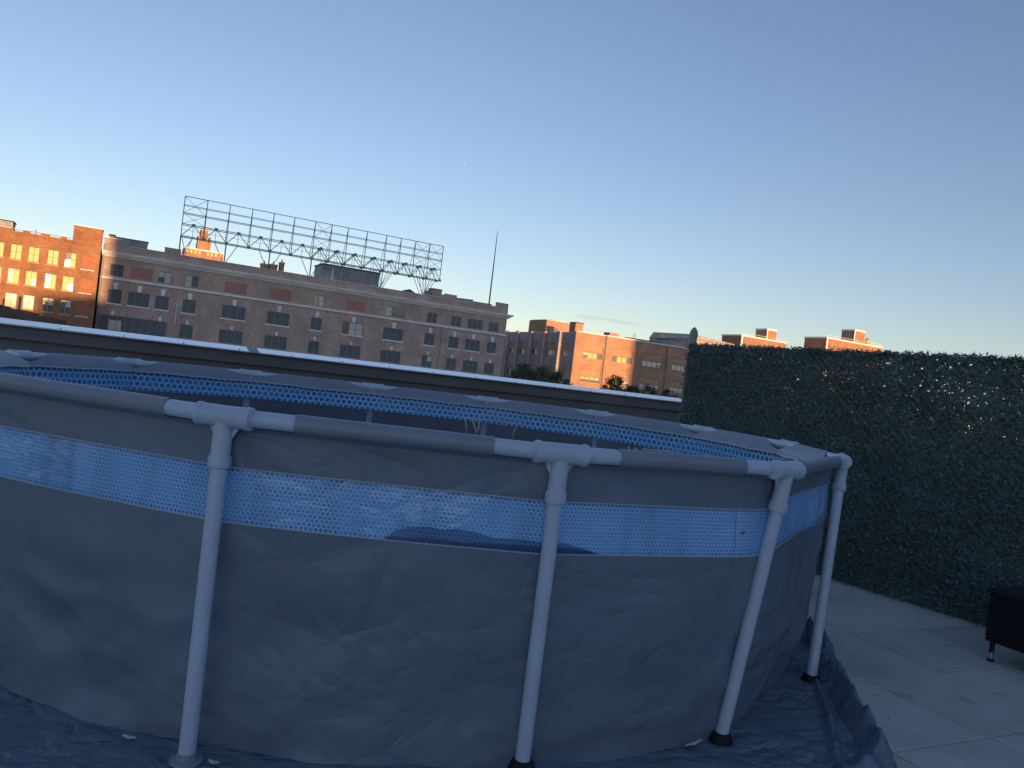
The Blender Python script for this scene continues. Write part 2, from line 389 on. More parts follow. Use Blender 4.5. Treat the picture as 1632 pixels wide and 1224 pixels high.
# ------------------------------------------------------------------ buildings
def wall_with_openings(mb, fr, s0, s1, z0, z1, rects, depth=0.22, o=0.0):
    ss = sorted({s0, s1, *[r[0] for r in rects], *[r[1] for r in rects]}); zs = sorted({z0, z1, *[r[2] for r in rects], *[r[3] for r in rects]})
    for i in range(len(ss)-1):
        for j in range(len(zs)-1):
            cs, cz = (ss[i]+ss[i+1])/2, (zs[j]+zs[j+1])/2
            if any(r[0] < cs < r[1] and r[2] < cz < r[3] for r in rects): continue
            mb.quad(fr(ss[i],o,zs[j]), fr(ss[i+1],o,zs[j]), fr(ss[i+1],o,zs[j+1]), fr(ss[i],o,zs[j+1]))
    for a, b, c, d in rects:
        e = o-depth
        mb.quad(fr(a,o,c), fr(b,o,c), fr(b,e,c), fr(a,e,c)); mb.quad(fr(a,o,d), fr(a,e,d), fr(b,e,d), fr(b,o,d))
        mb.quad(fr(a,o,c), fr(a,e,c), fr(a,e,d), fr(a,o,d)); mb.quad(fr(b,o,c), fr(b,o,d), fr(b,e,d), fr(b,e,c))

def shell(mb, fr, s0, s1, depth, z0, z1):
    """back, ends and roof of a building whose front is built apart"""
    mb.quad(fr(s0,-depth,z0), fr(s0,0,z0), fr(s0,0,z1), fr(s0,-depth,z1)); mb.quad(fr(s1,0,z0), fr(s1,-depth,z0), fr(s1,-depth,z1), fr(s1,0,z1))
    mb.quad(fr(s1,-depth,z0), fr(s0,-depth,z0), fr(s0,-depth,z1), fr(s1,-depth,z1))
    mb.quad(fr(s0,0,z1), fr(s1,0,z1), fr(s1,-depth,z1), fr(s0,-depth,z1))

def window(parent, fr, rect, cols, rows, m_frame, m_glass, inset=0.14, t=0.06, bar=0.045, blinds=None, sill=None, double=True):
    a, b, c, d = rect; e = -inset
    f = MB()
    f.box(fr, a, a+t, e, e+0.06, c, d); f.box(fr, b-t, b, e, e+0.06, c, d)
    f.box(fr, a+t, b-t, e, e+0.06, c, c+t); f.box(fr, a+t, b-t, e, e+0.06, d-t, d)
    for k in range(1, cols):
        x = a + (b-a)*k/cols; f.box(fr, x-bar, x+bar, e, e+0.05, c+t, d-t)
    for k in range(1, rows):
        z = c + (d-c)*k/rows
        for q in range(cols):
            xa = a+(b-a)*q/cols + (t if q == 0 else bar); xb = a+(b-a)*(q+1)/cols - (t if q == cols-1 else bar)
            f.box(fr, xa, xb, e, e+0.045, z-bar*0.6, z+bar*0.6)
    w = f.build('window', m_frame, parent)
    mats = m_glass if isinstance(m_glass, (list, tuple)) else [m_glass]
    if len(mats) == 1:
        gl = MB(); gl.box(fr, a+0.01, b-0.01, e-0.03, e+0.012, c+0.01, d-0.01); gl.build('pane', mats[0], w)
    else:
        for q in range(cols):
            xa, xb = a+(b-a)*q/cols, a+(b-a)*(q+1)/cols
            mt = mats[q % len(mats)]
            if isinstance(mt, tuple):
                zm = c+(d-c)*0.5
                gl = MB(); gl.box(fr, xa+0.01, xb-0.01, e-0.03, e+0.012, c+0.01, zm-0.002); gl.build('pane', mt[0], w)
                gl = MB(); gl.box(fr, xa+0.01, xb-0.01, e-0.03, e+0.012, zm+0.002, d-0.01); gl.build('pane', mt[1], w)
            else:
                gl = MB(); gl.box(fr, xa+0.01, xb-0.01, e-0.03, e+0.012, c+0.01, d-0.01); gl.build('pane', mt, w)
    if sill:
        sb = MB(); sb.box(fr, a-0.12, b+0.12, -0.02, 0.12, c-0.20, c-0.003); sb.build('sill', sill, w)
    return w
GL, GB, GW, GH = M['glass'], M['glass_blind'], M['glass_painted_glow'], M['glass_half']

def facade_origin(az, Y): return (az*Y, Y)
# --- long brown brick block with the sign frame
import_px = None
BX, BY = -57.4006, 108.0
BR = frame(BX, BY)
brown = thing('brick_building', (BX, BY, -14.15), 'long brown brick building in shade with white cornice and keystones', 'building')
Mw = [(1.14,2.86),(3.65,6.38),(7.12,8.86),(10.68,12.43),(16.0,19.3),(22.42,25.70),(28.94,30.60),(33.85,37.1),(40.43,43.77),(47.48,49.25),(51.78,53.54),(54.78,57.5),(58.82,60.55)]
wide = {1, 4, 5, 7, 8}
rects = []
Tspec = [(1.09,2.75,'w'),(3.62,6.42,'r'),(7.17,8.83,'w'),(10.71,12.46,'w'),(16.04,19.14,'r'),(22.48,25.6,'r'),(28.95,30.6,'w'),(33.98,37.09,'r'),(40.43,43.69,'w'),(47.55,49.25,'w'),(51.82,53.56,'w'),(54.79,57.54,'w'),(58.74,60.54,'w')]
for a, b, k in Tspec: rects.append((a, b, 8.93, 10.53))
for a, b in Mw: rects.append((a, b, 5.20, 7.09))
for a, b in Mw: rects.append((a, b, 1.60, 3.50))
for a, b in Mw: rects.append((a, b, -2.2, -0.2)); 
mb = MB()
wall_with_openings(mb, BR, 0.0, 62.0, -14.15, 13.2, rects)
shell(mb, BR, 0.0, 62.0, 34, -14.15, 12.6)
mb.box(BR, 0, 62, -0.002, -0.45, 12.602, 13.2)
for z0, z1 in ((4.4, 4.46), (0.75, 0.81)): mb.box(BR, 10.2, 50.3, 0.0, 0.035, z0, z1)
mb.box(BR, 50.35, 50.95, 0.0, 0.22, -14.15, 8.38)
for a, b in ((-0.0, 2.2), (7.6, 9.7), (50.2, 52.3), (59.75, 61.95)):
    mb.box(BR, a+0.002, b-0.002, 0.03, -0.5, 13.203, 13.93)
wallo = mb.build('wall', M['brick_brown'], brown)
c = MB()   # cornice: stepped moulding
for o1, z0, z1 in ((0.18,11.45,11.62),(0.30,11.62,11.80),(0.62,11.80,12.0),(0.78,12.0,12.14)):
    c.box(BR, -0.05, 62.25 + o1*0.8, 0.003, o1, z0+0.002, z1)
    c.box(BR, 62.003, 62.0+o1, -6, 0.0, z0+0.002, z1)
c.build('cornice', M['stone'], brown)
c = MB(); c.box(BR, -0.02, 62.1, 0.003, 0.20, 8.42, 8.72); c.box(BR, 62.003, 61.96, -6, 0, 8.42, 8.72); c.build('belt_course', M['stone'], brown)
c = MB()
for a, b, z in ((-0.05, 2.25, 13.93), (7.55, 9.75, 13.93), (50.15, 52.35, 13.93), (59.7, 62.0, 13.93)):
    c.box(BR, a, b, 0.10, -0.55, z+0.003, z+0.13 if a < 1 else z+0.06)
for a, b in ((2.25, 7.55), (9.75, 50.15), (52.35, 59.7)): c.box(BR, a, b, 0.08, -0.5, 13.203, 13.27)
c.build('coping', M['stone'], brown)
for i, (a, b) in enumerate(Mw):
    cx = (a+b)/2
    for zb, zt, wd in ((7.14, 7.92, 0.62), (3.55, 4.14, 0.40)):
        if zb < 4 and i in (1,): continue
        k = MB(); k.hexa([BR(cx-wd*0.36,0.003,zb), BR(cx+wd*0.36,0.003,zb), BR(cx+wd*0.36,0.16,zb), BR(cx-wd*0.36,0.16,zb), BR(cx-wd*0.5,0.003,zt), BR(cx+wd*0.5,0.003,zt), BR(cx+wd*0.5,0.16,zt), BR(cx-wd*0.5,0.16,zt)])
        if zb > 4: k.box(BR, cx-wd*0.36, cx+wd*0.36, 0.003, 0.15, zt+0.002, zt+0.10)
        k.build('keystone', M['stone'], brown)
for i, (a, b, k) in enumerate(Tspec):
    r = (a, b, 8.93, 10.53)
    if k == 'r':
        p = MB(); p.box(BR, a+0.002, b-0.002, -0.2, -0.05, 8.932, 10.528); p.build('infill_panel', M['red_infill'], brown)
    else:
        nc = 3 if b-a > 2 else 2
        gm = {2: [(GL, GB), GB], 3: [GB, GL], 6: [GL, GB], 8: [GB, GH, GH], 0: [M['glass_dull']]}.get(i, [GL])
        window(brown, BR, r, nc, 2, M['frame_dark'], gm)
for i, (a, b) in enumerate(Mw):
    nc = 3 if b-a > 2 else 2
    gm = [M['glass_dull']] if i == 0 else [GL]
    if i == 7: gm = [GH, GB, GB]
    if i == 5: gm = [GL, (GL, GH), (GH, GL)]
    if i == 4: gm = [GL]
    window(brown, BR, (a, b, 5.20, 7.09), nc, 2 if i in (7, 5, 8) else 1, M['frame_dark'], gm, sill=M['stone'])
for i, (a, b) in enumerate(Mw):
    if i in (0, 1, 2): continue
    window(brown, BR, (a, b, 1.60, 3.50), 3 if b-a > 2 else 2, 1, M['frame_dark'], [GL] if i != 9 else [GL, (GL, GB)])
# dark glazed bay over the three lower left windows
bay = MB()
bay.box(BR, 0.55, 8.80, 0.30, 0.36, 1.0, 1.1); bay.box(BR, 0.50, 8.85, 0.02, 0.38, 3.46, 3.56)
for k in range(9): bay.box(BR, 0.55+k*1.02, 0.63+k*1.02, 0.30, 0.36, 1.1, 3.459)
bo = bay.build('netted_bay', M['frame_dark'], brown)
b2 = MB(); b2.box(BR, 0.6, 8.75, 0.04, 0.29, 0.9, 3.455); b2.build('pane', M['glass'], bo)
b2 = MB(); b2.box(BR, 1.6, 3.2, 0.291, 0.296, 1.5, 2.9); b2.build('pane', GB, bo)
pp = MB(); pp.tube([BR(9.94,0.12,6.9), BR(9.94,0.12,3.3)], 0.05, 6); pp.build('drain_pipe', M['stone'], brown)
pp = MB(); pp.tube([BR(0.12,0.16,13.1), BR(0.12,0.16,-14)], 0.13, 8); pp.build('downpipe', M['frame_dark'], brown)
# lower-storey windows below the terrace line
for i, (a, b) in enumerate(Mw):
    window(brown, BR, (a, b, -2.2, -0.2), 2, 1, M['frame_dark'], [GL])

# things on the brown roof
ph = thing('rooftop_shed', BR(36, -9, 12.6), 'grey corrugated rooftop shed behind the sign frame on the brown building', 'shed')
m_ = MB(); m_.box(BR, 31.6, 41.2, -8, -14, 12.603, 16.3); m_.build('wall', M['roof_grey'], ph)
m_ = MB(); m_.box(BR, 31.45, 41.35, -7.85, -14.1, 16.303, 16.45); m_.build('roof', M['roof_dark'], ph)
m_ = MB(); m_.box(BR, 33.1, 33.35, -7.85, -7.99, 12.61, 16.29); m_.build('downpipe', M['stone'], ph)
def roof_item(name, s0, s1, o0, o1, z1, m, label, cat, fr_=BR, z0=12.6, cap=None, louvre=None):
    p = fr_((s0+s1)/2, (o0+o1)/2, z0); t = thing(name, p, label, cat)
    q = MB(); q.box(fr_, s0, s1, o0, o1, z0+0.003, z1); q.build('body', m, t)
    q = MB(); q.box(fr_, s0-0.1, s1+0.1, o0+0.1, o1-0.1, z1+0.003, z1+0.12); q.build('cap', cap or M['roof_dark'], t)
    if louvre:
        q = MB()
        n_ = int((z1-z0)/0.3)
        for k in range(1, n_): q.box(fr_, s0+0.15, s1-0.15, o0+0.003, o0+0.06, z0+k*0.3, z0+k*0.3+0.12)
        q.build('louvre', M['steel_grey'], t)
    return t
roof_item('chimney', 50.1, 51.9, -6, -8, 15.05, M['brick_brown'], 'square brown brick chimney at the right end of the sign frame', 'chimney')
mr = thing('mechanical_room', BR(56, -10, 12.6), 'low grey rooftop mechanical room with sloping roof left of the mast', 'roof structure')
m_ = MB()
m_.hexa([BR(52,-8,12.603), BR(58.8,-8,12.603), BR(58.8,-15,12.603), BR(52,-15,12.603), BR(52,-8,14.3), BR(58.8,-8,14.55), BR(58.8,-15,15.0), BR(52,-15,15.6)])
m_.build('wall', M['roof_grey'], mr)
m_ = MB(); m_.box(BR, 54.6, 58.0, -7.8, -7.95, 13.9, 14.25); m_.build('louvre', M['frame_dark'], mr)
roof_item('duct_box', 59.4, 63.4, -10, -14, 14.35, M['roof_grey'], 'flat grey duct box between mechanical room and mast', 'duct', louvre=True)
hp = thing('roof_hatch', BR(46.2, -7, 12.6), 'small dark gabled roof hatch left of the square brown chimney', 'roof hatch')
m_ = MB(); a_, b__ = 44.0, 48.2
i0 = [BR(a_,-6,12.603), BR(b__,-6,12.603), BR(b__,-9,12.603), BR(a_,-9,12.603), BR(a_,-6,13.3), BR(b__,-6,13.3), BR(b__,-9,13.3), BR(a_,-9,13.3)]
m_.hexa(i0); m_.build('wall', M['roof_dark'], hp)
m_ = MB(); r1, r2 = BR(46.1,-6,14.35), BR(46.1,-9,14.35)
m_.tri(BR(a_,-6,13.303), BR(b__,-6,13.303), r1); m_.tri(BR(b__,-9,13.303), BR(a_,-9,13.303), r2)
m_.quad(BR(a_-.2,-6,13.30), r1, r2, BR(a_-.2,-9,13.30)); m_.quad(BR(b__+.2,-6,13.3), BR(b__+.2,-9,13.3), r2, r1); m_.build('roof', M['roof_dark'], hp)
ms = thing('mast', BR(58.7, -0.9, 12.6), 'tall thin grey mast on the right end of the brown building', 'mast')
m_ = MB(); m_.tube([BR(58.7,-0.9,12.603), BR(58.7,-0.9,20), BR(58.7,-0.9,26.0)], [0.14, 0.10, 0.05], 8); m_.build('pole', M['steel_grey'], ms)
m_ = MB(); m_.tube([BR(58.7,-0.9,12.603), BR(58.7,-0.9,12.9)], 0.3, 8); m_.build('base', M['steel_grey'], ms)

# --- the empty sign frame
SO = -4.0
sg = thing('sign_frame', BR(30, SO, 12.6), 'long empty steel lattice sign frame standing on the brown building roof', 'sign frame')
VS = [9.67,12.8,15.98,19.23,22.4,25.54,28.78,31.39,34.02,37.16,40.43,42.96,45.48,48.02,50.45]
def rod(mb, p, q, r): mb.tube([BR(*p), BR(*q)], r, 5, cap=True)
TOPZ, CH1, CH0 = 22.2, 18.2, 16.42
DB = 1.5   # depth of the rear truss
for k, s_ in enumerate(VS):
    m_ = MB(); rod(m_, (s_, SO, CH0-0.05), (s_, SO, TOPZ), 0.065)
    if k not in (0, 14): rod(m_, (s_, SO-DB, CH0), (s_, SO-DB, CH1), 0.05); rod(m_, (s_, SO-DB, CH1), (s_, SO, TOPZ-0.1), 0.04)
    m_.build('upright', M['steel_grey'], sg)
for z, r in ((TOPZ,.055),(20.95,.045),(20.80,.035),(19.80,.06),(19.62,.045),(CH1,.06),(CH0,.075),(17.3,.02)):
    m_ = MB(); rod(m_, (VS[0], SO+0.07, z), (VS[-1], SO+0.07, z), r)
    if z in (CH1, CH0): rod(m_, (VS[0], SO-DB, z), (VS[-1], SO-DB, z), r)
    m_.build('rail', M['steel_grey'], sg)
def gusset(a0, a1, o0, o1, z0, z1):
    g_ = MB(); g_.box(BR, a0, a1, o0, o1, z0, z1); g_.build('gusset_plate', M['steel_grey'], sg)
m_ = MB()
for k in range(14):
    a, b = VS[k], VS[k+1]; c_ = (a+b)/2
    for dz in (0, DB):
        if dz and k < 6: continue
        rod(m_, (a, SO+0.05-dz, CH0), (c_, SO+0.05-dz, CH1), 0.06); rod(m_, (c_, SO+0.05-dz, CH1), (b, SO+0.05-dz, CH0), 0.06)
        rod(m_, (c_, SO+0.05-dz, CH1), (c_, SO+0.05-dz, CH0), 0.035)
        gusset(c_-.25, c_+.25, SO+0.09-dz, SO+0.12-dz, CH1-.22, CH1+.2); gusset(b-.22, b+.22, SO+0.12-dz, SO+0.15-dz, CH0-.2, CH0+.2)
for (k, k2) in ((0,1),(6,7),(12,13),(13,14)):
    a, b = VS[k], VS[k2]
    for z0, z1 in ((CH1, 19.75), (19.8, TOPZ)):
        rod(m_, (a, SO, z0), (b, SO, z1), 0.03); rod(m_, (a, SO, z1), (b, SO, z0), 0.03)
m_.build('lattice', M['steel_grey'], sg)
for k in (0, 2, 4, 6, 8, 10, 13):
    s_ = VS[k]; m_ = MB()
    rod(m_, (s_, SO, 12.61), (s_, SO, CH0), 0.10 if k < 8 else 0.07)
    if k >= 8: rod(m_, (s_+0.5, SO-DB, 12.61), (s_, SO-DB, CH0), 0.06); rod(m_, (s_, SO, 13.9), (s_+1.2, SO-DB, CH0), 0.05); rod(m_, (s_, SO-DB, 13.9), (s_-1.2, SO, CH0), 0.05)
    for dx in (-1.7, 1.7):
        if (k == 0 and dx < 0): continue
        rod(m_, (s_, SO, 13.2), (s_+dx, SO, CH0), 0.055)
        if k >= 8: rod(m_, (s_, SO-DB, 13.2), (s_+dx, SO-DB, CH0), 0.05)
    if k == 0: rod(m_, (s_+0.9, SO, 13.9), (s_+0.1, SO, CH0), 0.05); rod(m_, (s_+0.9, SO, 13.9), (s_+1.6, SO, CH0), 0.05); rod(m_, (s_+0.9, SO, 13.9), (s_+0.6, SO, 12.61), 0.05)
    m_.build('support_leg', M['steel_grey'], sg)

# --- orange brick building at far left
LX, LY = -57.62, 104.0
import math as _m
LB = frame(-58.38-0.15*0, 104.0)
# its plane passes 4 m nearer than the brown one; origin at its right edge
LBX = -0.5503
LB = frame(-55.5732, 104.0)
left = thing('apartment_building', LB(-8,0,-14.15), 'sunlit orange brick building with windows painted sunset yellow at the left edge', 'building')
cols_ = [(-13.5,-12.3),(-11.70,-10.62),(-9.93,-8.70),(-8.0,-6.80),(-5.88,-4.66),(-3.92,-2.68)]
rl = []
for a, b in cols_:
    for z0, z1 in ((8.93,10.80),(5.89,7.70),(2.86,4.64),(-0.2,1.6)): rl.append((a, b, z0, z1))
bl = [(-1.95,-0.62,8.97,10.84),(-1.91,-0.62,5.9,7.73),(-1.95,-0.68,2.84,4.70)]
mb = MB(); wall_with_openings(mb, LB, -26, 0.0, -14.15, 12.45, rl + bl, depth=0.2)
shell(mb, LB, -26, 0.0, 26, -14.15, 12.3)
mb.box(LB, -26, -3.35, -0.003, -0.4, 12.303, 12.449)
mb.box(LB, -3.33, -0.0, -0.0, -3.0, 12.452, 14.40)
for a, b in ((-26,-24.6),(-21.0,-20.0),(-17.5,-16.2),(-12.6,-10.1),(-8.85,-8.05),(-6.9,-5.9),(-4.7,-4.0)): mb.box(LB, a, b, 0.02, -0.4, 12.452, 12.70)
for z0, z1, o_ in ((11.9,12.0,.06),(12.15,12.25,.10),(11.2,11.28,.04)): mb.box(LB, -26, -0.02, 0.002, o_, z0, z1)
for z in (13.05, 13.55): mb.box(LB, -2.4, -0.02, 0.003, 0.07, z, z+0.07)
mb.build('wall', M['brick_red'], left)
c = MB(); c.box(LB, -3.42, 0.06, 0.06, -3.1, 14.403, 14.5); c.box(LB, -26, -3.45, 0.05, -0.5, 12.703, 12.74); c.build('coping', M['stone'], left)
for a, b, z0, z1 in bl:
    p = MB(); p.box(LB, a+.002, b-.002, -0.19, -0.06, z0+.002, z1-.002); p.build('infill_panel', M['red_brick_infill'], left)
    p = MB(); p.box(LB, a-.15, b+.15, 0.003, 0.12, z0-.14, z0-.02); p.build('sill', M['stone'], left)
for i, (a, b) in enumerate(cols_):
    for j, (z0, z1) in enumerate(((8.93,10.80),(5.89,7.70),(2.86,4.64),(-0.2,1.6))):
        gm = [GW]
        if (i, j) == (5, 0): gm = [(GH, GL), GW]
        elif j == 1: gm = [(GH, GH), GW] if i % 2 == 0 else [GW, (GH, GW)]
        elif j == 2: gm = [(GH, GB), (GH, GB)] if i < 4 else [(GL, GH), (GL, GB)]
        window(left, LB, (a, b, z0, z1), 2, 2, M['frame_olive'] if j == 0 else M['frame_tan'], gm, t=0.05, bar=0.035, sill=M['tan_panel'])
roof_item('rooftop_box', -13.5, -10.6, -6, -9, 14.1, M['roof_grey'], 'grey rooftop box at the left picture edge above the orange building', 'roof structure', fr_=LB, z0=12.3, louvre=True)
vp = thing('vent_pipe', LB(-7.6, -2, 12.3), 'thin dark vent pipe on the orange building roof', 'vent pipe')
q = MB(); q.tube([LB(-7.6,-2,12.303), LB(-7.6,-2,13.25)], 0.05, 6); q.build('pipe', M['steel_grey'], vp); q = MB(); q.tube([LB(-7.6,-2,12.9), LB(-7.6,-2,13.0)], 0.14, 6); q.build('collar', M['steel_grey'], vp)
roof_item('chimney', 0.55, 1.2, -3.5, -5, 14.75, M['brick_red'], 'slim lit brick chimney where the orange and brown buildings meet', 'chimney', z0=12.6)
roof_item('rooftop_box', 1.3, 5.6, -8, -12, 15.0, M['roof_grey'], 'dark grey rooftop box behind the left end of the brown building', 'roof structure', z0=12.6, louvre=True)

# --- low dark roof in front of the orange building
LR = frame(-0.66*74, 74.0)
low = thing('low_building', LR(4,0,-14.15), 'low dark brick building with stepped roof line in front of the orange building', 'building')
mb = MB(); mb.box(LR, -18, 6.2, 0, -9, -14.15, 1.6)
for k in range(16): mb.box(LR, -8+k*0.85, -7.16+k*0.85, -0.01, -8.9, 1.603, 3.65 - k*0.115 - (0.12 if k % 3 == 1 else 0))
mb.build('wall', M['brick_near'], low)
q = MB(); q.tube([LR(1.9,-1,2.0), LR(1.9,-1,3.55)], 0.11, 8); q.tube([LR(1.9,-1,3.55), LR(1.9,-1,3.65)], 0.14, 8); q.build('flue', M['frame_dark'], low)
q = MB(); q.tube([LR(0.6,-1,2.2), LR(0.6,-1,3.25)], 0.08, 8); q.build('flue', M['frame_dark'], low)

# --- three storey building at right: sunlit front, shaded side
RX, RY = 10.9095, 150.0
RBf = frame(RX, RY)
right = thing('school_building', RBf(15,0,-14.15), 'orange brick building with wide window bands, half sunlit half in shadow', 'building')
bays = [(2.09,6.44),(8.77,13.45),(16.0,20.85),(23.4,28.1),(30.6,35.2),(37.7,42.2),(45,49.5)]
rr = []
for a, b in bays:
    for z0, z1 in ((6.92,8.08),(2.36,3.44),(-2.2,-1.1)): rr.append((a, b, z0, z1))
    for z0, z1 in ((8.40,9.47),(3.70,4.66)): rr.append((a, b, z0, z1))
mb = MB(); wall_with_openings(mb, RBf, 0, 52, -14.15, 11.6, rr, depth=0.3)
mb.quad(RBf(0,0,11.45), RBf(52,0,11.45), RBf(52,-38,11.45), RBf(0,-38,11.45)); mb.quad(RBf(52,0,-14), RBf(52,-38,-14), RBf(52,-38,11.45), RBf(52,0,11.45)); mb.quad(RBf(0,-38,-14), RBf(52,-38,-14), RBf(52,-38,11.45), RBf(0,-38,11.45))
for s_ in (6.55, 14.0, 21.5, 29.2, 36.4): mb.box(RBf, s_-0.001, s_+0.8, 0.003, 0.12, -14.15, 11.598)
mb.build('wall', M['brick_orange'], right); mb = MB()
# side face: frame running back from the corner
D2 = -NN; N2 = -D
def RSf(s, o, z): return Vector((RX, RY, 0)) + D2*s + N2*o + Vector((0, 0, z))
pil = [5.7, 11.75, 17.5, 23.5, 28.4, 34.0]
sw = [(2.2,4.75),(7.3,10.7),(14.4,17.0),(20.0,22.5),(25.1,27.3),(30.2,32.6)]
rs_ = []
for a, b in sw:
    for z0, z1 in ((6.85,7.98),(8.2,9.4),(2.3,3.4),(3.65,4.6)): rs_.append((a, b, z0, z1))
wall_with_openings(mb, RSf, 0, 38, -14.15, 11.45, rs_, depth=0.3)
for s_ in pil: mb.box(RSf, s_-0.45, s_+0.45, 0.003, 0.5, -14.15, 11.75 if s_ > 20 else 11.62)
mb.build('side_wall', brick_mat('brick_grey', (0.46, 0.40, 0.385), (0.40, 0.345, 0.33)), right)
c = MB(); c.box(RBf, 0, 6.6, 0.1, -0.6, 11.603, 11.78); c.box(RBf, 6.65, 52, 0.1, -0.6, 11.603, 11.86); c.box(RSf, 0, 38, 0.02, -0.6, 11.453, 11.54); c.build('coping', M['stone'], right)
for k, (a, b) in enumerate(bays):
    for j, (z0, z1) in enumerate(((6.92,8.08),(2.36,3.44))):
        pat = [[(GH, GB), GW, GW, (GL, GH)], [GH, GW, GW, (GH, GH)], [(GH, GB), GB, GB, (GL, GB)], [(GH, GB), GB, GB, GH]][k % 4]
        if j: pat = [(GH, GW), (GH, GW), (GH, GW), (GH, GB)] if k < 2 else [(GL, GB), (GL, GB), (GL, GB), (GL, GB)]
        window(right, RBf, (a, b, z0, z1), 4, 1, M['frame_dark'], pat, inset=0.2, t=0.07, bar=0.06, sill=M['tan_panel'])
    for z0, z1 in ((8.40,9.47),(3.70,4.66)):
        p = MB(); p.box(RBf, a+.003, b-.003, -0.29, -0.12, z0+.003, z1-.003); p.build('spandrel_panel', M['tan_panel'], right)
for k, (a, b) in enumerate(sw):
    for j, (z0, z1) in enumerate(((6.85,7.98),(2.3,3.4))):
        window(right, RSf, (a, b, z0, z1), 3, 1, M['frame_dark'], [GL, GB, GH] if k in (0, 1, 3) and j == 0 else [GL], inset=0.2, t=0.07, bar=0.06)
    for z0, z1 in ((8.2,9.4),(3.65,4.6)):
        p = MB(); p.box(RSf, a+.003, b-.003, -0.29, -0.12, z0+.003, z1-.003); p.build('spandrel_panel', M['tan_panel'], right)
for s_, zt in ((6.85, 11.8), (14.3, 11.6), (21.8, 11.6)):
    p = MB(); p.tube([RBf(s_,0.28,zt), RBf(s_,0.28,-14)], 0.10, 6); p.build('downpipe', M['frame_dark'], right)
# roof things of that building
roof_item('chimney', 0.1, 1.85, -0.7, -2.9, 13.35, M['brick_orange'], 'short square brick chimney on the corner of the half sunlit building', 'chimney', fr_=RBf, z0=11.45)
roof_item('vent_housing', 8.3, 10.6, -1.2, -3.2, 12.45, M['brick_orange'], 'low brick vent housing with metal top on the half sunlit building', 'roof structure', fr_=RBf, z0=11.45, cap=M['roof_grey'])
pt = thing('stair_penthouse', RBf(2, -15, 11.45), 'brick stair penthouse with a low gable on the half sunlit building', 'roof structure')
def pbox(s0, s1, o0, o1, z1): q = MB(); q.box(RBf, s0, s1, o0, o1, 11.453, z1); return q
q = MB(); q.box(RBf, 0.05, 8.2, -12.0, -19.5, 11.453, 14.0)
q.hexa([RBf(0.05,-12,14.003), RBf(2.6,-12,14.003), RBf(2.6,-19.5,14.003), RBf(0.05,-19.5,14.003), RBf(0.9,-12,14.25), RBf(1.8,-12,14.25), RBf(1.8,-19.5,14.25), RBf(0.9,-19.5,14.25)])
q.build('wall', M['brick_orange'], pt)
q = MB(); q.box(RBf, 1.0, 3.0, -11.9, -11.99, 11.46, 12.5); q.box(RBf, 5.6, 7.2, -11.9, -11.99, 11.46, 12.1); q.build('window', M['glass'], pt)
q = MB(); q.box(RBf, 5.3, 7.5, -11.8, -11.99, 12.11, 12.3); q.build('lintel', M['stone'], pt)
q = MB(); q.box(RBf, -0.1, 8.35, -11.85, -12.1, 14.003, 14.1); q.build('coping', M['stone'], pt)
roof_item('roof_parapet', 13.3, 21.5, -2.0, -7.0, 12.1, M['roof_dark'], 'long dark raised roof edge over the shaded part of the half sunlit building', 'roof structure', fr_=RBf, z0=11.45)
roof_item('air_handler', 22.6, 26.0, -1.5, -5.0, 13.0, M['roof_grey'], 'pale grey air handling unit on the roof left of the fence post', 'air handler', fr_=RBf, z0=11.45, louvre=True)
an = thing('antenna', RBf(15.4,-3,12.1), 'small pale antenna bracket on the long dark roof edge', 'antenna')
q = MB(); q.tube([RBf(15.2,-3,12.22), RBf(15.2,-3,13.1)], 0.05, 5); q.tube([RBf(15.7,-3,12.22), RBf(15.7,-3,13.1)], 0.05, 5); q.tube([RBf(15.0,-3,13.1), RBf(15.9,-3,13.1)], 0.06, 5); q.build('bracket', M['stone'], an)

# --- far things
def far_frame(tx, Y, ang=27.0):
    d = Vector((math.cos(R(ang)), math.sin(R(ang)), 0)); n_ = Vector((d.y, -d.x, 0)); P = Vector((tx*Y, Y, 0))
    return lambda s, o, z: P + d*s + n_*o + Vector((0,0,z))
def zz(t, Y): return EYE + t*Y
# grey gabled block just right of the fence post
gf = far_frame(0.2175, 230)
gb = thing('warehouse', gf(5,0,-14.15), 'long dull grey low-gabled roof just right of the fence post', 'building')
q = MB(); q.box(gf, 0, 16.5, 0, -20, -14.15, 19.0); q.build('wall', M['brick_brown'], gb)
q = MB(); q.hexa([gf(-.2,.3,19.003), gf(16.7,.3,19.003), gf(16.7,-20,19.003), gf(-.2,-20,19.003), gf(0.5,0,20.3), gf(16.2,0,19.4), gf(16.2,-19,20.2), gf(0.5,-19,20.9)]); q.build('roof', M['roof_grey'], gb)

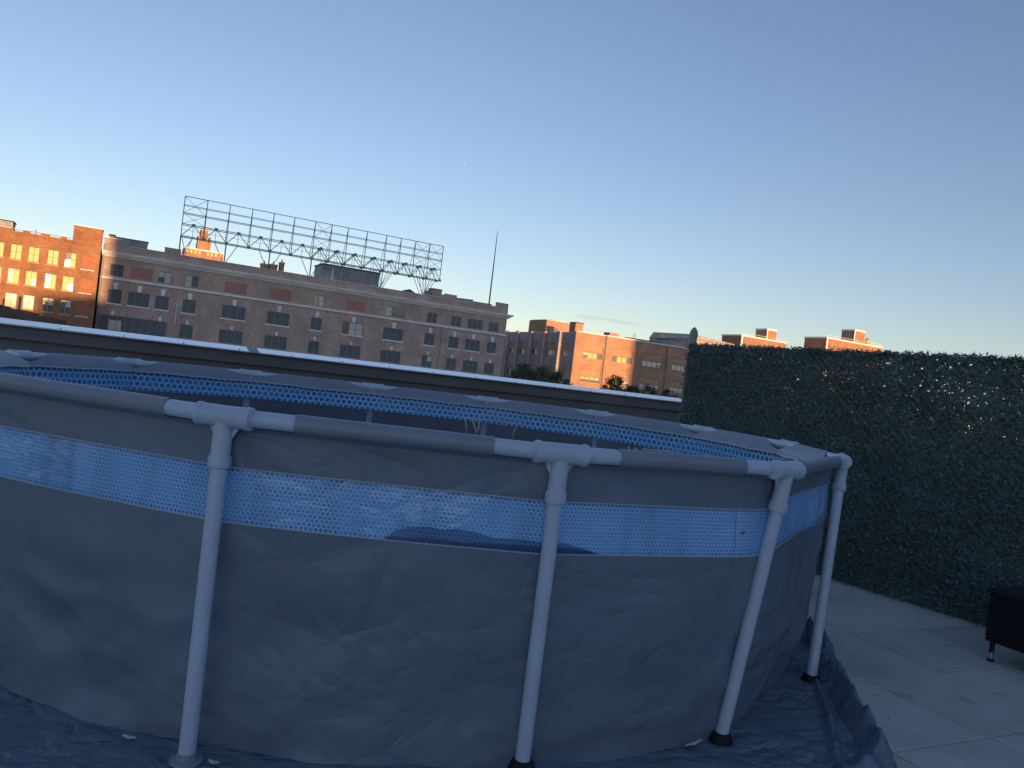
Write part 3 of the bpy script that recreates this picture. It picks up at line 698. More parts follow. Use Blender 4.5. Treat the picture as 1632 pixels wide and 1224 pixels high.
def far_block(name, tx0, tx1, ztop_t, Y, towers, label, win=True):
    t0 = thing(name, (tx0*Y, Y, -14.15), label, 'apartment block')
    f_ = far_frame(tx0, Y)
    L_ = (tx1-tx0)*Y/ (math.cos(A27) - tx1*math.sin(A27))
    zt = EYE + ztop_t*Y
    q = MB(); rects_ = []
    k = 2.0
    while k < L_-3:
        for z in np.arange(zt-20, zt-2.4, 3.0): rects_.append((k, k+1.5, float(z), float(z)+1.5))
        k += 3.6
    wall_with_openings(q, f_, 0, L_, -14.15, zt, rects_, depth=0.25)
    shell(q, f_, 0, L_, 16, -14.15, zt); q.build('wall', M['brick_far'], t0)
    q = MB(); q.box(f_, -0.3, L_+.3, 0.3, -16.3, zt+.003, zt+0.9)
    q.box(f_, -0.02, 1.2, 0.003, 0.15, -14, zt); q.build('parapet_band', M['stone'], t0)
    for r_ in rects_[:100]:
        ws = MB(); ws.box(f_, r_[0]+.01, r_[1]-.01, -0.24, -0.14, r_[2]+.01, r_[3]-.01); ws.build('window', M['glass_half'], t0)
    # balustrade on the roof
    q = MB()
    for k in range(int(L_/2.2)): q.tube([f_(k*2.2,0,zt+.9), f_(k*2.2,0,zt+2.0)], 0.09, 4)
    q.tube([f_(0,0,zt+2.0), f_(L_,0,zt+2.0)], 0.1, 4); q.build('railing', M['stone'], t0)
    for (a, b, h, od) in towers:
        q = MB(); q.box(f_, a, b, -od, -od-9, zt+.905, zt+h); tw = q.build('stair_tower', M['brick_far'], t0)
        q = MB(); q.box(f_, a-.2, b+.2, -od+.2, -od-9.2, zt+h+.003, zt+h+0.9); q.box(f_, a-.02, a+.8, -od+.003, -od+.15, zt+.91, zt+h); q.build('band', M['stone'], tw)
    return t0, f_, zt
far_block('apartment_block', 0.2801, 0.337, 0.0868, 450, [(19.2, 26.8, 6.0, 0.5)], 'far orange brick apartment block with one stair tower, left of the pair above the hedge')
tb, tf, tz = far_block('apartment_block', 0.3871, 0.458, 0.0965, 450, [(22.3, 31.0, 7.3, 0.5)], 'far orange brick apartment block beside two yellow water tanks above the hedge')
for k, s_ in enumerate((34.3, 39.2)):
    wt = thing('water_tank', tf(s_, -5, tz), ('left' if k == 0 else 'right') + ' one of two round yellow water tanks on the far apartment block', 'water tank', 'yellow water tanks on the far apartment block')
    q = MB(); q.tube([tf(s_,-5,tz+.95), tf(s_,-5,tz+4.2)], 1.9, 16); q.build('tank', M['tank'], wt, smooth=True)
    q = MB(); q.tube([tf(s_,-5,tz+4.21), tf(s_,-5,tz+5.2)], [2.1, 0.2], 16); q.build('roof', M['roof_grey'], wt)
    q = MB(); q.tube([tf(s_,-5,tz+3.0), tf(s_,-5,tz+3.2)], 1.96, 16); q.tube([tf(s_,-5,tz+1.8), tf(s_,-5,tz+2.0)], 1.96, 16); q.build('hoops', M['steel_grey'], wt)

# far stepped tower behind the sign frame
TY = 520; tf2 = far_frame(-0.4296, TY, 27)
tw = thing('stepped_tower', tf2(14, 0, -14.15), 'far sunlit stepped orange tower with painted window glints behind the sign frame', 'tower')
def tz_(t): return EYE + t*TY
L_ = 0.056*TY/(math.cos(A27)+0.38*math.sin(A27))*1.05
q = MB(); rects_ = []
for k in range(9):
    if k == 4: continue
    for r_ in range(5): rects_.append((1.0+k*2.55, 2.3+k*2.55, tz_(0.1095)-r_*4.0, tz_(0.1095)-r_*4.0+1.8))
wall_with_openings(q, tf2, 0, 24.2, -14.15, tz_(0.1140), rects_, depth=0.3); shell(q, tf2, 0, 24.2, 18, -14.15, tz_(0.1140))
q.box(tf2, 10.9, 13.6, 0.003, 0.9, 20, tz_(0.1140))
q.build('wall', M['brick_far'], tw)
q = MB(); q.box(tf2, -0.2, 24.4, .2, -18, tz_(0.1140)+.003, tz_(0.1140)+.9); q.build('parapet_band', M['stone'], tw)
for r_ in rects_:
    q = MB(); q.box(tf2, r_[0]+.01, r_[1]-.01, -0.28, -0.1, r_[2]+.01, r_[3]-.01); q.build('window', M['glass_painted_glow'], tw)
q = MB(); q.box(tf2, 7.6, 16.0, -4, -14, tz_(0.1140)+.91, tz_(0.1262)); q.box(tf2, 9.2, 13.4, -3.2, -13, tz_(0.1262)+.003, tz_(0.1408))
for a in (7.7, 14.7): q.box(tf2, a, a+1.2, -4, -13, tz_(0.1262)+.003, tz_(0.134))
for a in (7.7, 9.0, 13.6, 15.1): q.box(tf2, a, a+.7, -3.9, -3.1, tz_(0.1155), tz_(0.1275))
q.build('shaft', M['brick_far'], tw)
q = MB()
for a in (9.5, 10.8, 12.0, 13.1): q.tube([tf2(a,-4,tz_(0.1408)), tf2(a,-4,tz_(0.1445))], 0.25, 5)
q.box(tf2, 9.0, 13.6, -3.0, -13.2, tz_(0.1408)+.003, tz_(0.1408)+.7); q.build('pinnacle', M['tank'], tw)

# small lit chimneys beyond the brown roof
for s_tx, Y, w_, z_t, lab in ((-0.3269, 160, 1.15, 0.1048, 'far lit brick chimney, widest of the trio under the sign frame'), (-0.3153, 160, 1.4, 0.1052, 'far lit brick chimney, middle of the trio under the sign frame'), (-0.3048, 160, 0.75, 0.1090, 'far lit brick chimney, slim right one of the trio under the sign frame')):
    f_ = far_frame(s_tx, Y, 27)
    t_ = thing('chimney', f_(0,0,-14.15), lab, 'chimney', 'lit chimneys beyond the brown roof')
    q = MB(); q.box(f_, -w_/2, w_/2, 0, -2, -14.15, EYE+z_t*Y); q.build('stack', M['brick_far'], t_)
    q = MB(); q.box(f_, -w_/2-.1, w_/2+.1, .1, -2.1, EYE+z_t*Y+.003, EYE+z_t*Y+.3); q.build('cap', M['tank'], t_)
    q = MB(); q.tube([f_(0,-1,EYE+z_t*Y+.3), f_(0,-1,EYE+z_t*Y+.9)], 0.15, 6); q.build('flue', M['steel_grey'], t_)

# --- buildings behind the viewer that throw the evening shade
def back_building(x0, x1, y0, y1, zt, m, label):
    t_ = thing('tall_building' if zt > 20 else 'row_building', ((x0+x1)/2, (y0+y1)/2, -14.15), label, 'building')
    fr_ = lambda s, o, z: Vector((s, o, z))
    rects_ = []
    for k in range(int((x1-x0-3)/4)):
        for z in np.arange(-10, zt-3, 3.6): rects_.append((x0+2+k*4, x0+4+k*4, float(z), float(z)+1.9))
    q = MB(); F_ = lambda s, o, z: Vector((s, y1-(-o), z))
    F_ = lambda s, o, z: Vector((s, y1+o, z))
    wall_with_openings(q, F_, x0, x1, -14.15, zt, rects_, depth=0.25); shell(q, F_, x0, x1, y1-y0, -14.15, zt); q.build('wall', m, t_)
    q = MB()
    for r_ in rects_: q.box(F_, r_[0], r_[1], -0.25, -0.2, r_[2], r_[3])
    q.build('window_grid', M['glass'], t_)
    q = MB(); q.box(F_, x0-.3, x1+.3, .3, -(y1-y0)-.3, zt+.003, zt+.6); q.build('cornice', M['stone'], t_)
    return t_
back_building(36.6, 114, -76, -60, 42, M['brick_brown'], 'tall brown building behind the viewer')
back_building(140.0, 330, -76, -60, 31, M['brick_brown'], 'long brown building behind the viewer to the right')
back_building(27.4, 36.2, -74, -60, 17.9, M['brick_red'], 'low brick row building behind the viewer to the left')
back_building(13.0, 27.1, -74, -60, 14.6, M['brick_red'], 'lowest brick row building behind the viewer')

back_building(60, 430, -280, -262, 30, M['brick_near'], 'added far low block behind the viewer, hides sky glow from window reflections')  # unseen block added to keep low sky glow out of the brown building's windows

# --- street trees
def tree(x, y, ztop, rad, label, seed, nleaf=2600, group=None, leaf=0.28):
    r_ = np.random.default_rng(seed)
    t_ = thing('street_tree', (x, y, -14.15), label, 'tree', group)
    q = MB(); h = ztop+14.15
    q.tube([(x,y,-14.15), (x+.2,y,-14.15+h*.35), (x-.1,y+.1,-14.15+h*.62), (x+.1,y,-14.15+h*.9)], [0.38,0.28,0.17,0.04], 8)
    for k in range(9):
        a = r_.uniform(0, 6.28); zb = -14.15+h*r_.uniform(.35,.75)
        e = Vector((x+math.cos(a)*rad*.75, y+math.sin(a)*rad*.75, zb+h*r_.uniform(.08,.22)))
        q.tube([(x,y,zb), (Vector((x,y,zb))+e)/2+Vector((0,0,.3)), e], [0.13,0.08,0.02], 5)
    q.build('trunk', M['bark'], t_)
    cl = []
    for k in range(34):
        a = r_.uniform(0, 6.28); rr_ = rad*math.sqrt(r_.uniform(0,1)); zc = ztop - rad*1.7*r_.uniform(0.04,1)
        wmax = rad*math.sin(min(1, (ztop-zc)/(rad*1.2))*math.pi/2)
        rr_ = min(rr_, wmax); cl.append((x+math.cos(a)*rr_, y+math.sin(a)*rr_, zc, rad*r_.uniform(.12,.30)))
    q = MB()
    for k in range(nleaf):
        c_ = cl[r_.integers(len(cl))]; d_ = r_.normal(size=3); d_ /= np.linalg.norm(d_); p = Vector(c_[:3]) + Vector(d_*c_[3]*r_.uniform(.2,1.45))
        a = Vector(r_.normal(size=3)).normalized()*leaf*r_.uniform(.5,1.2); b = Vector(r_.normal(size=3)).normalized()*leaf*.6
        q.tri(p-a*.5, p+b, p+a*.5)
    q.build('crown', M['leaf'], t_)
for k, (tx, Y, tt, rad, lab) in enumerate([
    (0.0115, 100, 0.0215, 2.2, 'tallest dark leafy tree top, before the left end of the shaded side wall'),
    (0.036, 104, 0.0165, 2.3, 'middle dark leafy tree top before the shaded side wall'),
    (0.057, 100, 0.0150, 1.7, 'dark leafy tree top next to the sunlit corner'),
    (0.1305, 62, 0.0185, 0.95, 'ragged dark tree top against the sunlit orange wall'),
    (0.150, 64, 0.0095, 0.9, 'small green tree top at the edge of the cast shadow'),
    (0.171, 66, 0.0115, 1.2, 'green tree top in front of the shaded window band'),
    (0.197, 70, 0.0075, 1.3, 'green tree top nearest the fence post')]):
    tree(tx*Y, Y, EYE+tt*Y, rad, lab, 20+k, nleaf=2600 if Y > 90 else 1700, leaf=0.3 if Y > 90 else 0.2)
# ------------------------------------------------------------------ the pool
PC = Vector((-0.6233, 5.42307, 0))
rim = [(-0.979,2.756),(0.205,2.850),(1.195,3.353),(1.955,4.59),(2.02,5.671),(1.653,6.713),(0.849,7.534),(-0.22,7.84),(-1.34,7.72),(-2.42,7.35),(-3.18,6.58),(-3.42,5.50),(-3.20,4.10),(-2.24,3.22)]
foot = {0:(-0.957,2.708),1:(0.203,2.93),2:(1.066,3.385),3:(1.79,4.27)}
NL = 14; RIMZ = 1.2
def ang_of(p): return math.atan2(p[1]-PC.y, p[0]-PC.x)
pool = thing('frame_pool', (PC.x, PC.y, 0), 'large round grey above-ground pool with blue honeycomb liner and clear band', 'swimming pool')

M['pvc_grey'] = mat('pool_wall_vinyl', (0.148, 0.196, 0.262), 0.46, 0.45, noise_amt=0.10, noise_scale=1.6, bump=0.25, bump_scale=2.2)
ridged(M['pvc_grey'], 1.9, 0.75, 0.026, (1, 1, 1.3), (0.5, 0.3, 0.2))
M['pvc_sleeve'] = mat('beam_sleeve_vinyl', (0.22, 0.265, 0.33), 0.42, 0.45, noise_amt=0.08, noise_scale=3, bump=0.12, bump_scale=6)
M['pvc_white'] = mat('pale_grey_tube', (0.46, 0.56, 0.69), 0.33, 0.5, noise_amt=0.06, noise_scale=9)
M['plastic_white'] = mat('pale_grey_plastic', (0.45, 0.54, 0.66), 0.40, 0.5, noise_amt=0.05, noise_scale=12)
M['rubber'] = mat('black_rubber', (0.012, 0.012, 0.014), 0.6, 0.3)

def liner_mat():
    m = bpy.data.materials.new('honeycomb_liner'); m.use_nodes = True; nt = m.node_tree; b = nt.nodes['Principled BSDF']
    c, e = honeycomb_color(nt, 0.052, (0.46, 0.76, 0.97), (0.13, 0.36, 0.64), (0.035, 0.14, 0.34))
    nt.links.new(c, b.inputs['Base Color']); b.inputs['Roughness'].default_value = 0.35
    return m
def film_mat(name, see, honey, haze=(0.30,0.45,0.62), smear=0.0):
    m = bpy.data.materials.new(name); m.use_nodes = True; nt = m.node_tree
    b = nt.nodes['Principled BSDF']; out = nt.nodes['Material Output']
    b.inputs['Roughness'].default_value = 0.18
    tr = N(nt, 'ShaderNodeBsdfTransparent'); tr.inputs[0].default_value = (0.86, 0.90, 0.95, 1)
    ms_ = N(nt, 'ShaderNodeMixShader')
    tc = N(nt, 'ShaderNodeTexCoord')
    if honey:
        # print fades in and out under the cloudy film, crisp along the two hems
        c, e = honeycomb_color(nt, 0.0175, (0.52, 0.82, 1.0), (0.22, 0.47, 0.86), (0.08, 0.24, 0.60), 0.7)
        nz = N(nt, 'ShaderNodeTexNoise'); nz.inputs['Scale'].default_value = 2.6; nz.inputs['Detail'].default_value = 6; nz.inputs['Distortion'].default_value = 0.8
        nt.links.new(tc.outputs['UV'], nz.inputs['Vector'])
        sx = N(nt, 'ShaderNodeSeparateXYZ'); nt.links.new(tc.outputs['UV'], sx.inputs[0])
        hem = fmath(nt, 'ABSOLUTE', fmath(nt, 'SUBTRACT', sx.outputs[1], 0.5))       # 0 centre, .1 at hems
        hemf = ramp(nt, hem, [(0.0, (0.50,)*3), (0.070, (0.42,)*3), (0.088, (0.03,)*3)])
        f = fmath(nt, 'MULTIPLY', hemf, fmath(nt, 'ADD', fmath(nt, 'MULTIPLY', nz.outputs[0], 1.5), -0.15), True)
        mx = N(nt, 'ShaderNodeMix', data_type='RGBA'); nt.links.new(f, mx.inputs['Factor']); nt.links.new(c, mx.inputs[6]); mx.inputs[7].default_value = (0.33, 0.60, 0.97, 1)
        # vertical dull streaks
        mp = N(nt, 'ShaderNodeMapping'); mp.inputs['Scale'].default_value = (6.0, 0.8, 1); nt.links.new(tc.outputs['UV'], mp.inputs[0])
        n2 = N(nt, 'ShaderNodeTexNoise'); n2.inputs['Scale'].default_value = 1.0; n2.inputs['Detail'].default_value = 3; nt.links.new(mp.outputs[0], n2.inputs['Vector'])
        st = ramp(nt, n2.outputs[0], [(0.3, (0.72,)*3), (0.5, (1,)*3), (0.7, (1.0,)*3)])
        m3 = N(nt, 'ShaderNodeMix', data_type='RGBA', blend_type='MULTIPLY'); m3.inputs['Factor'].default_value = 1; nt.links.new(mx.outputs[2], m3.inputs[6]); nt.links.new(st, m3.inputs[7])
        nt.links.new(m3.outputs[2], b.inputs['Base Color'])
        tl = N(nt, 'ShaderNodeBsdfTranslucent'); nt.links.new(m3.outputs[2], tl.inputs[0])
        m2 = N(nt, 'ShaderNodeMixShader'); m2.inputs[0].default_value = 0.15
        nt.links.new(b.outputs[0], m2.inputs[1]); nt.links.new(tl.outputs[0], m2.inputs[2])
        src = m2.outputs[0]
    else:
        b.inputs['Base Color'].default_value = (*haze, 1); src = b.outputs[0]
    ms_.inputs[0].default_value = 1-see
    nt.links.new(tr.outputs[0], ms_.inputs[1]); nt.links.new(src, ms_.inputs[2]); nt.links.new(ms_.outputs[0], out.inputs[0])
    n4 = N(nt, 'ShaderNodeTexNoise'); n4.inputs['Scale'].default_value = 9; n4.inputs['Detail'].default_value = 4; nt.links.new(tc.outputs['UV'], n4.inputs['Vector'])
    bp = N(nt, 'ShaderNodeBump'); bp.inputs['Strength'].default_value = 0.35; bp.inputs['Distance'].default_value = 0.01
    nt.links.new(n4.outputs[0], bp.inputs['Height']); nt.links.new(bp.outputs[0], b.inputs['Normal'])
    return m
M['liner'] = liner_mat()
M['film_print'] = film_mat('cloudy_film', 0.05, True)
ridged(M['film_print'], 3.0, 0.4, 0.016, (1, 2, 1), (0, 0, 0.5), 'UV')
M['film_clear'] = film_mat('clear_film', 0.80, False, (0.24, 0.30, 0.40))

# smooth closed curve through the rim (periodic spline in polar form)
ra = np.array([ang_of(p) for p in rim]); ra = np.unwrap(ra)      # increasing
rr_ = np.array([math.hypot(p[0]-PC.x, p[1]-PC.y) for p in rim])
SUBD = 44
def wall_path(sub=SUBD):
    """returns per sample: chord point, round point, bay index, t"""
    out = []
    for i in range(NL):
        p, q = rim[i], rim[(i+1) % NL]; a0 = ra[i]; a1 = ra[i+1] if i+1 < NL else ra[0]+2*math.pi
        for k in range(sub):
            t = k/sub; cx, cy = p[0]+(q[0]-p[0])*t, p[1]+(q[1]-p[1])*t
            an = a0+(a1-a0)*t
            r0, r1 = rr_[i], rr_[(i+1) % NL]
            rd = r0+(r1-r0)*(3*t*t-2*t*t*t)
            rc = math.hypot(cx-PC.x, cy-PC.y)
            out.append((an, math.atan2(cy-PC.y, cx-PC.x), rc, rd, i, t))
    return out
WP = wall_path()
def fbm(x, y, z, o=3): return noise.fractal(Vector((x, y, z)), 1.0, 2.0, o)
def ridge(x, y, z):
    v = 0; a = 1
    for k in range(3):
        v += a*(1-abs(noise.noise(Vector((x, y, z)))*2.2)); x *= 2.1; y *= 2.1; z *= 2.1; a *= .45
    return v
def winshift(an):
    a = (math.degrees(an)+180) % 360 - 180
    t = min(1, max(0, (a+52)/14)) ; t = t*t*(3-2*t)
    u = min(1, max(0, (a+15)/20))
    return 0.060*t*(1-u)
ZW0, ZW1 = 0.822, 1.018
# vertical levels (fraction), with the window hems as grid lines
def levels(nb=42, nw=7, nt_=6):
    lo = [('b', k/nb) for k in range(nb)]; mi = [('w', k/nw) for k in range(nw)]; up = [('t', k/nt_) for k in range(nt_+1)]
    return lo+mi+up
LV = levels()
def zw1(an):
    f = min(1, max(0, (math.sin(an)+0.1)/0.5)); return ZW1 - 0.036*f*f*(3-2*f)
def lev_z(l, an):
    k, t = l; s_ = winshift(an)
    if k == 'b': return 0.012 + (ZW0+s_-0.012)*t
    if k == 'w': return ZW0+s_ + (zw1(an)-ZW0-0.2*s_)*t
    zt = zw1(an)+s_*0.8; return zt + (RIMZ-0.045-zt)*t
def wall_pt(w, z, inset, wr=1.0):
    an, ca, rc, rd, i, t = w
    dep = min(1, max(0, (RIMZ-z)/0.55))
    r = rc*(1-0.75*dep) + (rd-0.02)*0.75*dep
    adeg = (math.degrees(an)+180) % 360 - 180
    bi = float(np.interp(adeg, [-180,-125,-110,-62,-48,-20,60,180], [.05,.03,.0,.0,.095,.11,.06,.05]))
    r -= 0.040 + inset + bi*max(0, (0.75-z)/0.75)**1.3 + 0.012*math.sin(math.pi*t)*dep
    near = math.cos(an-ra[1])            # wrinkles
    wl = max(0.12, min(1, (0.92-z)/0.6))
    x_, y_ = math.cos(ca)*2.7, math.sin(ca)*2.7
    n1 = fbm(x_*0.9, y_*0.9, z*1.3+3, 3)*0.052*wl
    cr = (ridge(x_*1.5+z*1.3+9, y_*1.5-z*1.0, z*2.2)-1.1)*0.034*wl*max(0.12, 0.40+1.3*fbm(x_*.7+5, y_*.7, z, 2)) + (ridge(x_*3.4-z*3.1, y_*3.4+z*2.3, z*2.6+5)-1.15)*0.009*wl*max(0.1, 0.5+1.5*fbm(x_*1.1, y_*1.1, z+7, 2))
    hem = fbm(x_*3+2, y_*3, z*8, 2)*0.014*max(0, (0.25-z)/0.25)
    r += (n1+cr+hem)*wr
    if 0.8 < z < 1.1:                   # the clear band hangs slack near its right end
        a = (math.degrees(an)+180) % 360 - 180
        if -56 < a < 0: r += 0.012*fbm(x_*4, y_*4, z*5, 2)
    return (PC.x+math.cos(ca)*r, PC.y+math.sin(ca)*r, z)
nW = len(WP); nb, nw_, nt2 = 42, 7, 6
arc = [0.0]
for k in range(1, nW+1):
    a = wall_pt(WP[k-1], 1.0, 0, 0); b = wall_pt(WP[k % nW], 1.0, 0, 0); arc.append(arc[-1]+math.dist(a[:2], b[:2]))
def sheet(inset, lv, wr=1.0):
    return [[wall_pt(w, lev_z(l, w[0]), inset, wr) for l in lv] for w in WP], [[(arc[k], lev_z(l, w[0])-winshift(w[0])) for l in lv] for k, w in enumerate(WP)]
P, UVs = sheet(0.0, LV)
grid_mesh('outer_wall', P, M['pvc_grey'], pool, closed=True, uv=UVs, skip=lambda i, j: nb <= j < nb+nw_)
P2, UV2 = sheet(0.022, LV, 0.9)
lin = grid_mesh('liner', P2, M['liner'], pool, closed=True, uv=UV2, skip=lambda i, j: nb <= j < nb+nw_)
# window film panels: cloudy where seen from outside, clear across the pool
def film(i0, i1, m, name='window_panel'):
    idx = [k % nW for k in range(i0, i1+1)]
    lvw = [('w', k/nw_) for k in range(nw_+1)]
    Pn = [[wall_pt(WP[k], lev_z(l, WP[k][0]), 0.006, 1.0) for l in lvw] for k in idx]
    U = [[(arc[k], 0.4+0.2*(l[1])) for l in lvw] for k in idx]
    return grid_mesh(name, Pn, m, pool, uv=U)
nearA, nearB = SUBD*12, nW+SUBD*3+14
film(nearA, nearB, M['film_print']); film(SUBD*3+14, SUBD*8, M['film_clear']); film(SUBD*8, SUBD*12, M['film_clear'])
M['seam'] = mat('welded_seam', (0.42, 0.47, 0.55), 0.3, 0.5)
for l, off in ((('b', 1.0-1e-9), 0), (('t', 0.0), 0)):
    q = MB(); pts = []
    for k in range(0, nW, 1):
        w = WP[k]; z = (ZW0+winshift(w[0])) if l[0] == 'b' else zw1(w[0])+winshift(w[0])*0.8
        pts.append(wall_pt(w, z, -0.0015))
    pts.append(pts[0]); q.tube(pts, 0.0028, 5, cap=False); q.build('window_seam', M['seam'], pool)
# pool floor liner
fl = []; fu = []
NR = 26
for k, w in enumerate(WP):
    row = []; ur = []
    e = wall_pt(w, 0.012, 0.022, 0.9)
    for j in range(NR+1):
        t = j/NR; x = PC.x+(e[0]-PC.x)*(1-t); y = PC.y+(e[1]-PC.y)*(1-t)
        row.append((x, y, 0.013+0.03*max(0, fbm(x*1.5, y*1.5, 0))*min(1, t*6))); ur.append((x, y))
    fl.append(row); fu.append(ur)
grid_mesh('pool_floor', fl, M['liner'], pool, closed=True, uv=fu)
wm = bpy.data.materials.new('pool_water'); wm.use_nodes = True; b = wm.node_tree.nodes['Principled BSDF']
b.inputs['Base Color'].default_value = (0.02, 0.06, 0.10, 1); b.inputs['Roughness'].default_value = 0.03; b.inputs['Alpha'].default_value = 0.75
wt_ = MB(); ring = []
for k in range(64):
    a = k/64*2*math.pi; r = 1.9+0.35*fbm(math.cos(a)*1.5, math.sin(a)*1.5, 3); ring.append((PC.x+math.cos(a)*r, PC.y+math.sin(a)*r, 0.05))
wt_.v = ring; wt_.f = [tuple(range(64))]
tag(wt_.build('water', wm), kind='structure')

# sleeves over the beams (fabric), beams, T joints, legs
def P3(i, z=RIMZ): return Vector((rim[i % NL][0], rim[i % NL][1], z))
BRAD = 0.0300
for i in range(NL):
    a, b = P3(i), P3(i+1); ax = (b-a); Lb = ax.length; ax = ax/Lb; nout = Vector((ax.y, -ax.x, 0))
    if nout.dot((a+b)/2-PC) < 0: nout = -nout
    q = MB(); q.tube([a+ax*0.05, b-ax*0.05], BRAD, 20); q.build('top_beam', M['pvc_white'], pool, smooth=True)
    # sleeve
    prof = []
    for k in range(0, 19):
        an = R(-95 + k*(95+118)/18); prof.append((math.cos(an)*(BRAD+0.0035), math.sin(an)*(BRAD+0.0035), 0))
    # skirt: down and inwards to the liner
    prof += [(-0.036, 0.014, 1), (-0.054, 0.0, 1), (-0.070, -0.018, 1), (-0.082, -0.038, 1), (-0.086, -0.060, 1)]
    prof = [(-0.040, -0.052, 0), (-0.022, -0.040, 0)] + prof
    nu = 34; G = []; UU = []
    npf = len(prof)
    for u in range(nu+1):
        row = []; ur = []
        for k, (o_, z_, inn) in enumerate(prof):
            # end position: straight cut outside and on top, slanting to the joint on the inner side
            kk = k/(npf-1)
            if k <= 20: e_ = 0.245
            else: e_ = [0.200, 0.150, 0.095, 0.0, 0.0][k-21]
            if kk < 0.06: e_ = 0.0
            elif kk < 0.12: e_ = 0.12
            x = e_ + (Lb-2*e_)*u/nu
            p = a + ax*x + nout*o_ + Vector((0,0,z_))
            if inn:
                w_ = fbm(p.x*5, p.y*5, p.z*5+k*.1, 3)*0.009*min(1, (k-20)/3); p += nout*w_ + Vector((0,0,w_*0.6))
            else: 
                w_ = fbm(p.x*4, p.y*4, p.z*9, 2)*0.0025; p += nout*w_
            row.append(p); ur.append((x, k*0.01))
        G.append(row); UU.append(ur)
    grid_mesh('beam_sleeve', G, M['pvc_sleeve'], pool, uv=UU)
    # white hem strip where the sleeve meets the liner
    q = MB(); q.tube([p + Vector((0,0,-.004)) for p in [G[u][-1] for u in range(nu+1)]], 0.006, 6); q.build('liner_hem', M['seam'], pool)
# upper liner band from hem down
for i in range(NL):
    p = P3(i); p0, p2 = P3(i-1), P3(i+1)
    a1 = (p0-p).normalized(); a2 = (p2-p).normalized(); out = (p-Vector((PC.x, PC.y, p.z))).normalized()
    # T joint barrel following the bend
    q = MB()
    tan_ = (a2-a1).normalized()
    def along(d): return p + tan_*d
    stations = [(-0.1006,.0320),(-0.100,.0400),(-0.094,.0412),(-0.084,.0412),(-0.080,.0400),(-0.079,.0380),(-0.045,.0378),(-0.0445,.0386),(-0.041,.0386),(-0.0405,.0378),(0,.0376),(0.0405,.0378),(0.041,.0386),(0.0445,.0386),(0.045,.0378),(0.079,.0380),(0.080,.0400),(0.084,.0412),(0.094,.0412),(0.100,.0400),(0.1006,.0320)]
    q.tube([along(d) for d, r in stations], [r for d, r in stations], 24)
    ft = foot.get(i)
    if ft is None: 
        dv = (Vector((rim[i][0], rim[i][1], 0))); ft = (dv.x+random.uniform(-.02,.02), dv.y+random.uniform(-.02,.02))
    F = Vector((ft[0], ft[1], 0.03)); top = p + Vector((0,0,-0.02))
    dn = (F-top).normalized()
    st2 = [(0.0,.033),(0.065,.033),(0.118,.0338),(0.120,.0385),(0.128,.0392),(0.150,.0392),(0.158,.0385),(0.160,.0320)]
    q.tube([top+dn*d for d, r in st2], [r for d, r in st2], 24)
    for sgn, av in ((-1, a1), (1, a2)):       # gusset ribs in the corners
        i0 = len(q.v)
        th = out*0.004
        A_, B_, C_ = p+av*0.056+Vector((0,0,-.036)), p+av*0.028+Vector((0,0,-.036)), p+dn*0.084+av*0.029
        for s2 in (-1, 1): q.v += [tuple(A_+th*s2), tuple(B_+th*s2), tuple(C_+th*s2)]
        q.f += [(i0,i0+1,i0+2), (i0+3,i0+5,i0+4), (i0,i0+2,i0+5,i0+3), (i0,i0+3,i0+4,i0+1)]
    q.build('tee_joint', M['plastic_white'], pool, smooth=True)
    q = MB(); q.tube([top+dn*0.155, F], 0.0285, 20); lg = q.build('leg', M['pvc_white'], pool, smooth=True)
    q = MB()
    if i in (0,): q.tube([(F.x,F.y,0.014),(F.x,F.y,0.022),(F.x,F.y,0.028),(F.x,F.y,0.045)], [0.056,0.055,0.036,0.033], 18); q.build('foot_cap', M['pvc_sleeve'], lg, smooth=True)
    else: q.tube([(F.x,F.y,0.008),(F.x,F.y,0.02),(F.x,F.y,0.045),(F.x,F.y,0.052)], [0.050,0.052,0.042,0.034], 18); q.build('foot_cap', M['rubber'], lg, smooth=True)
# vertical weld in the outer wall near the tag
wse = WP[SUBD*1+int(SUBD*0.83)]
q = MB(); q.tube([wall_pt(wse, z_, -0.0012) for z_ in np.linspace(0.02, 1.15, 40)], 0.0016, 5, cap=False); q.build('wall_weld', M['pvc_sleeve'], pool)
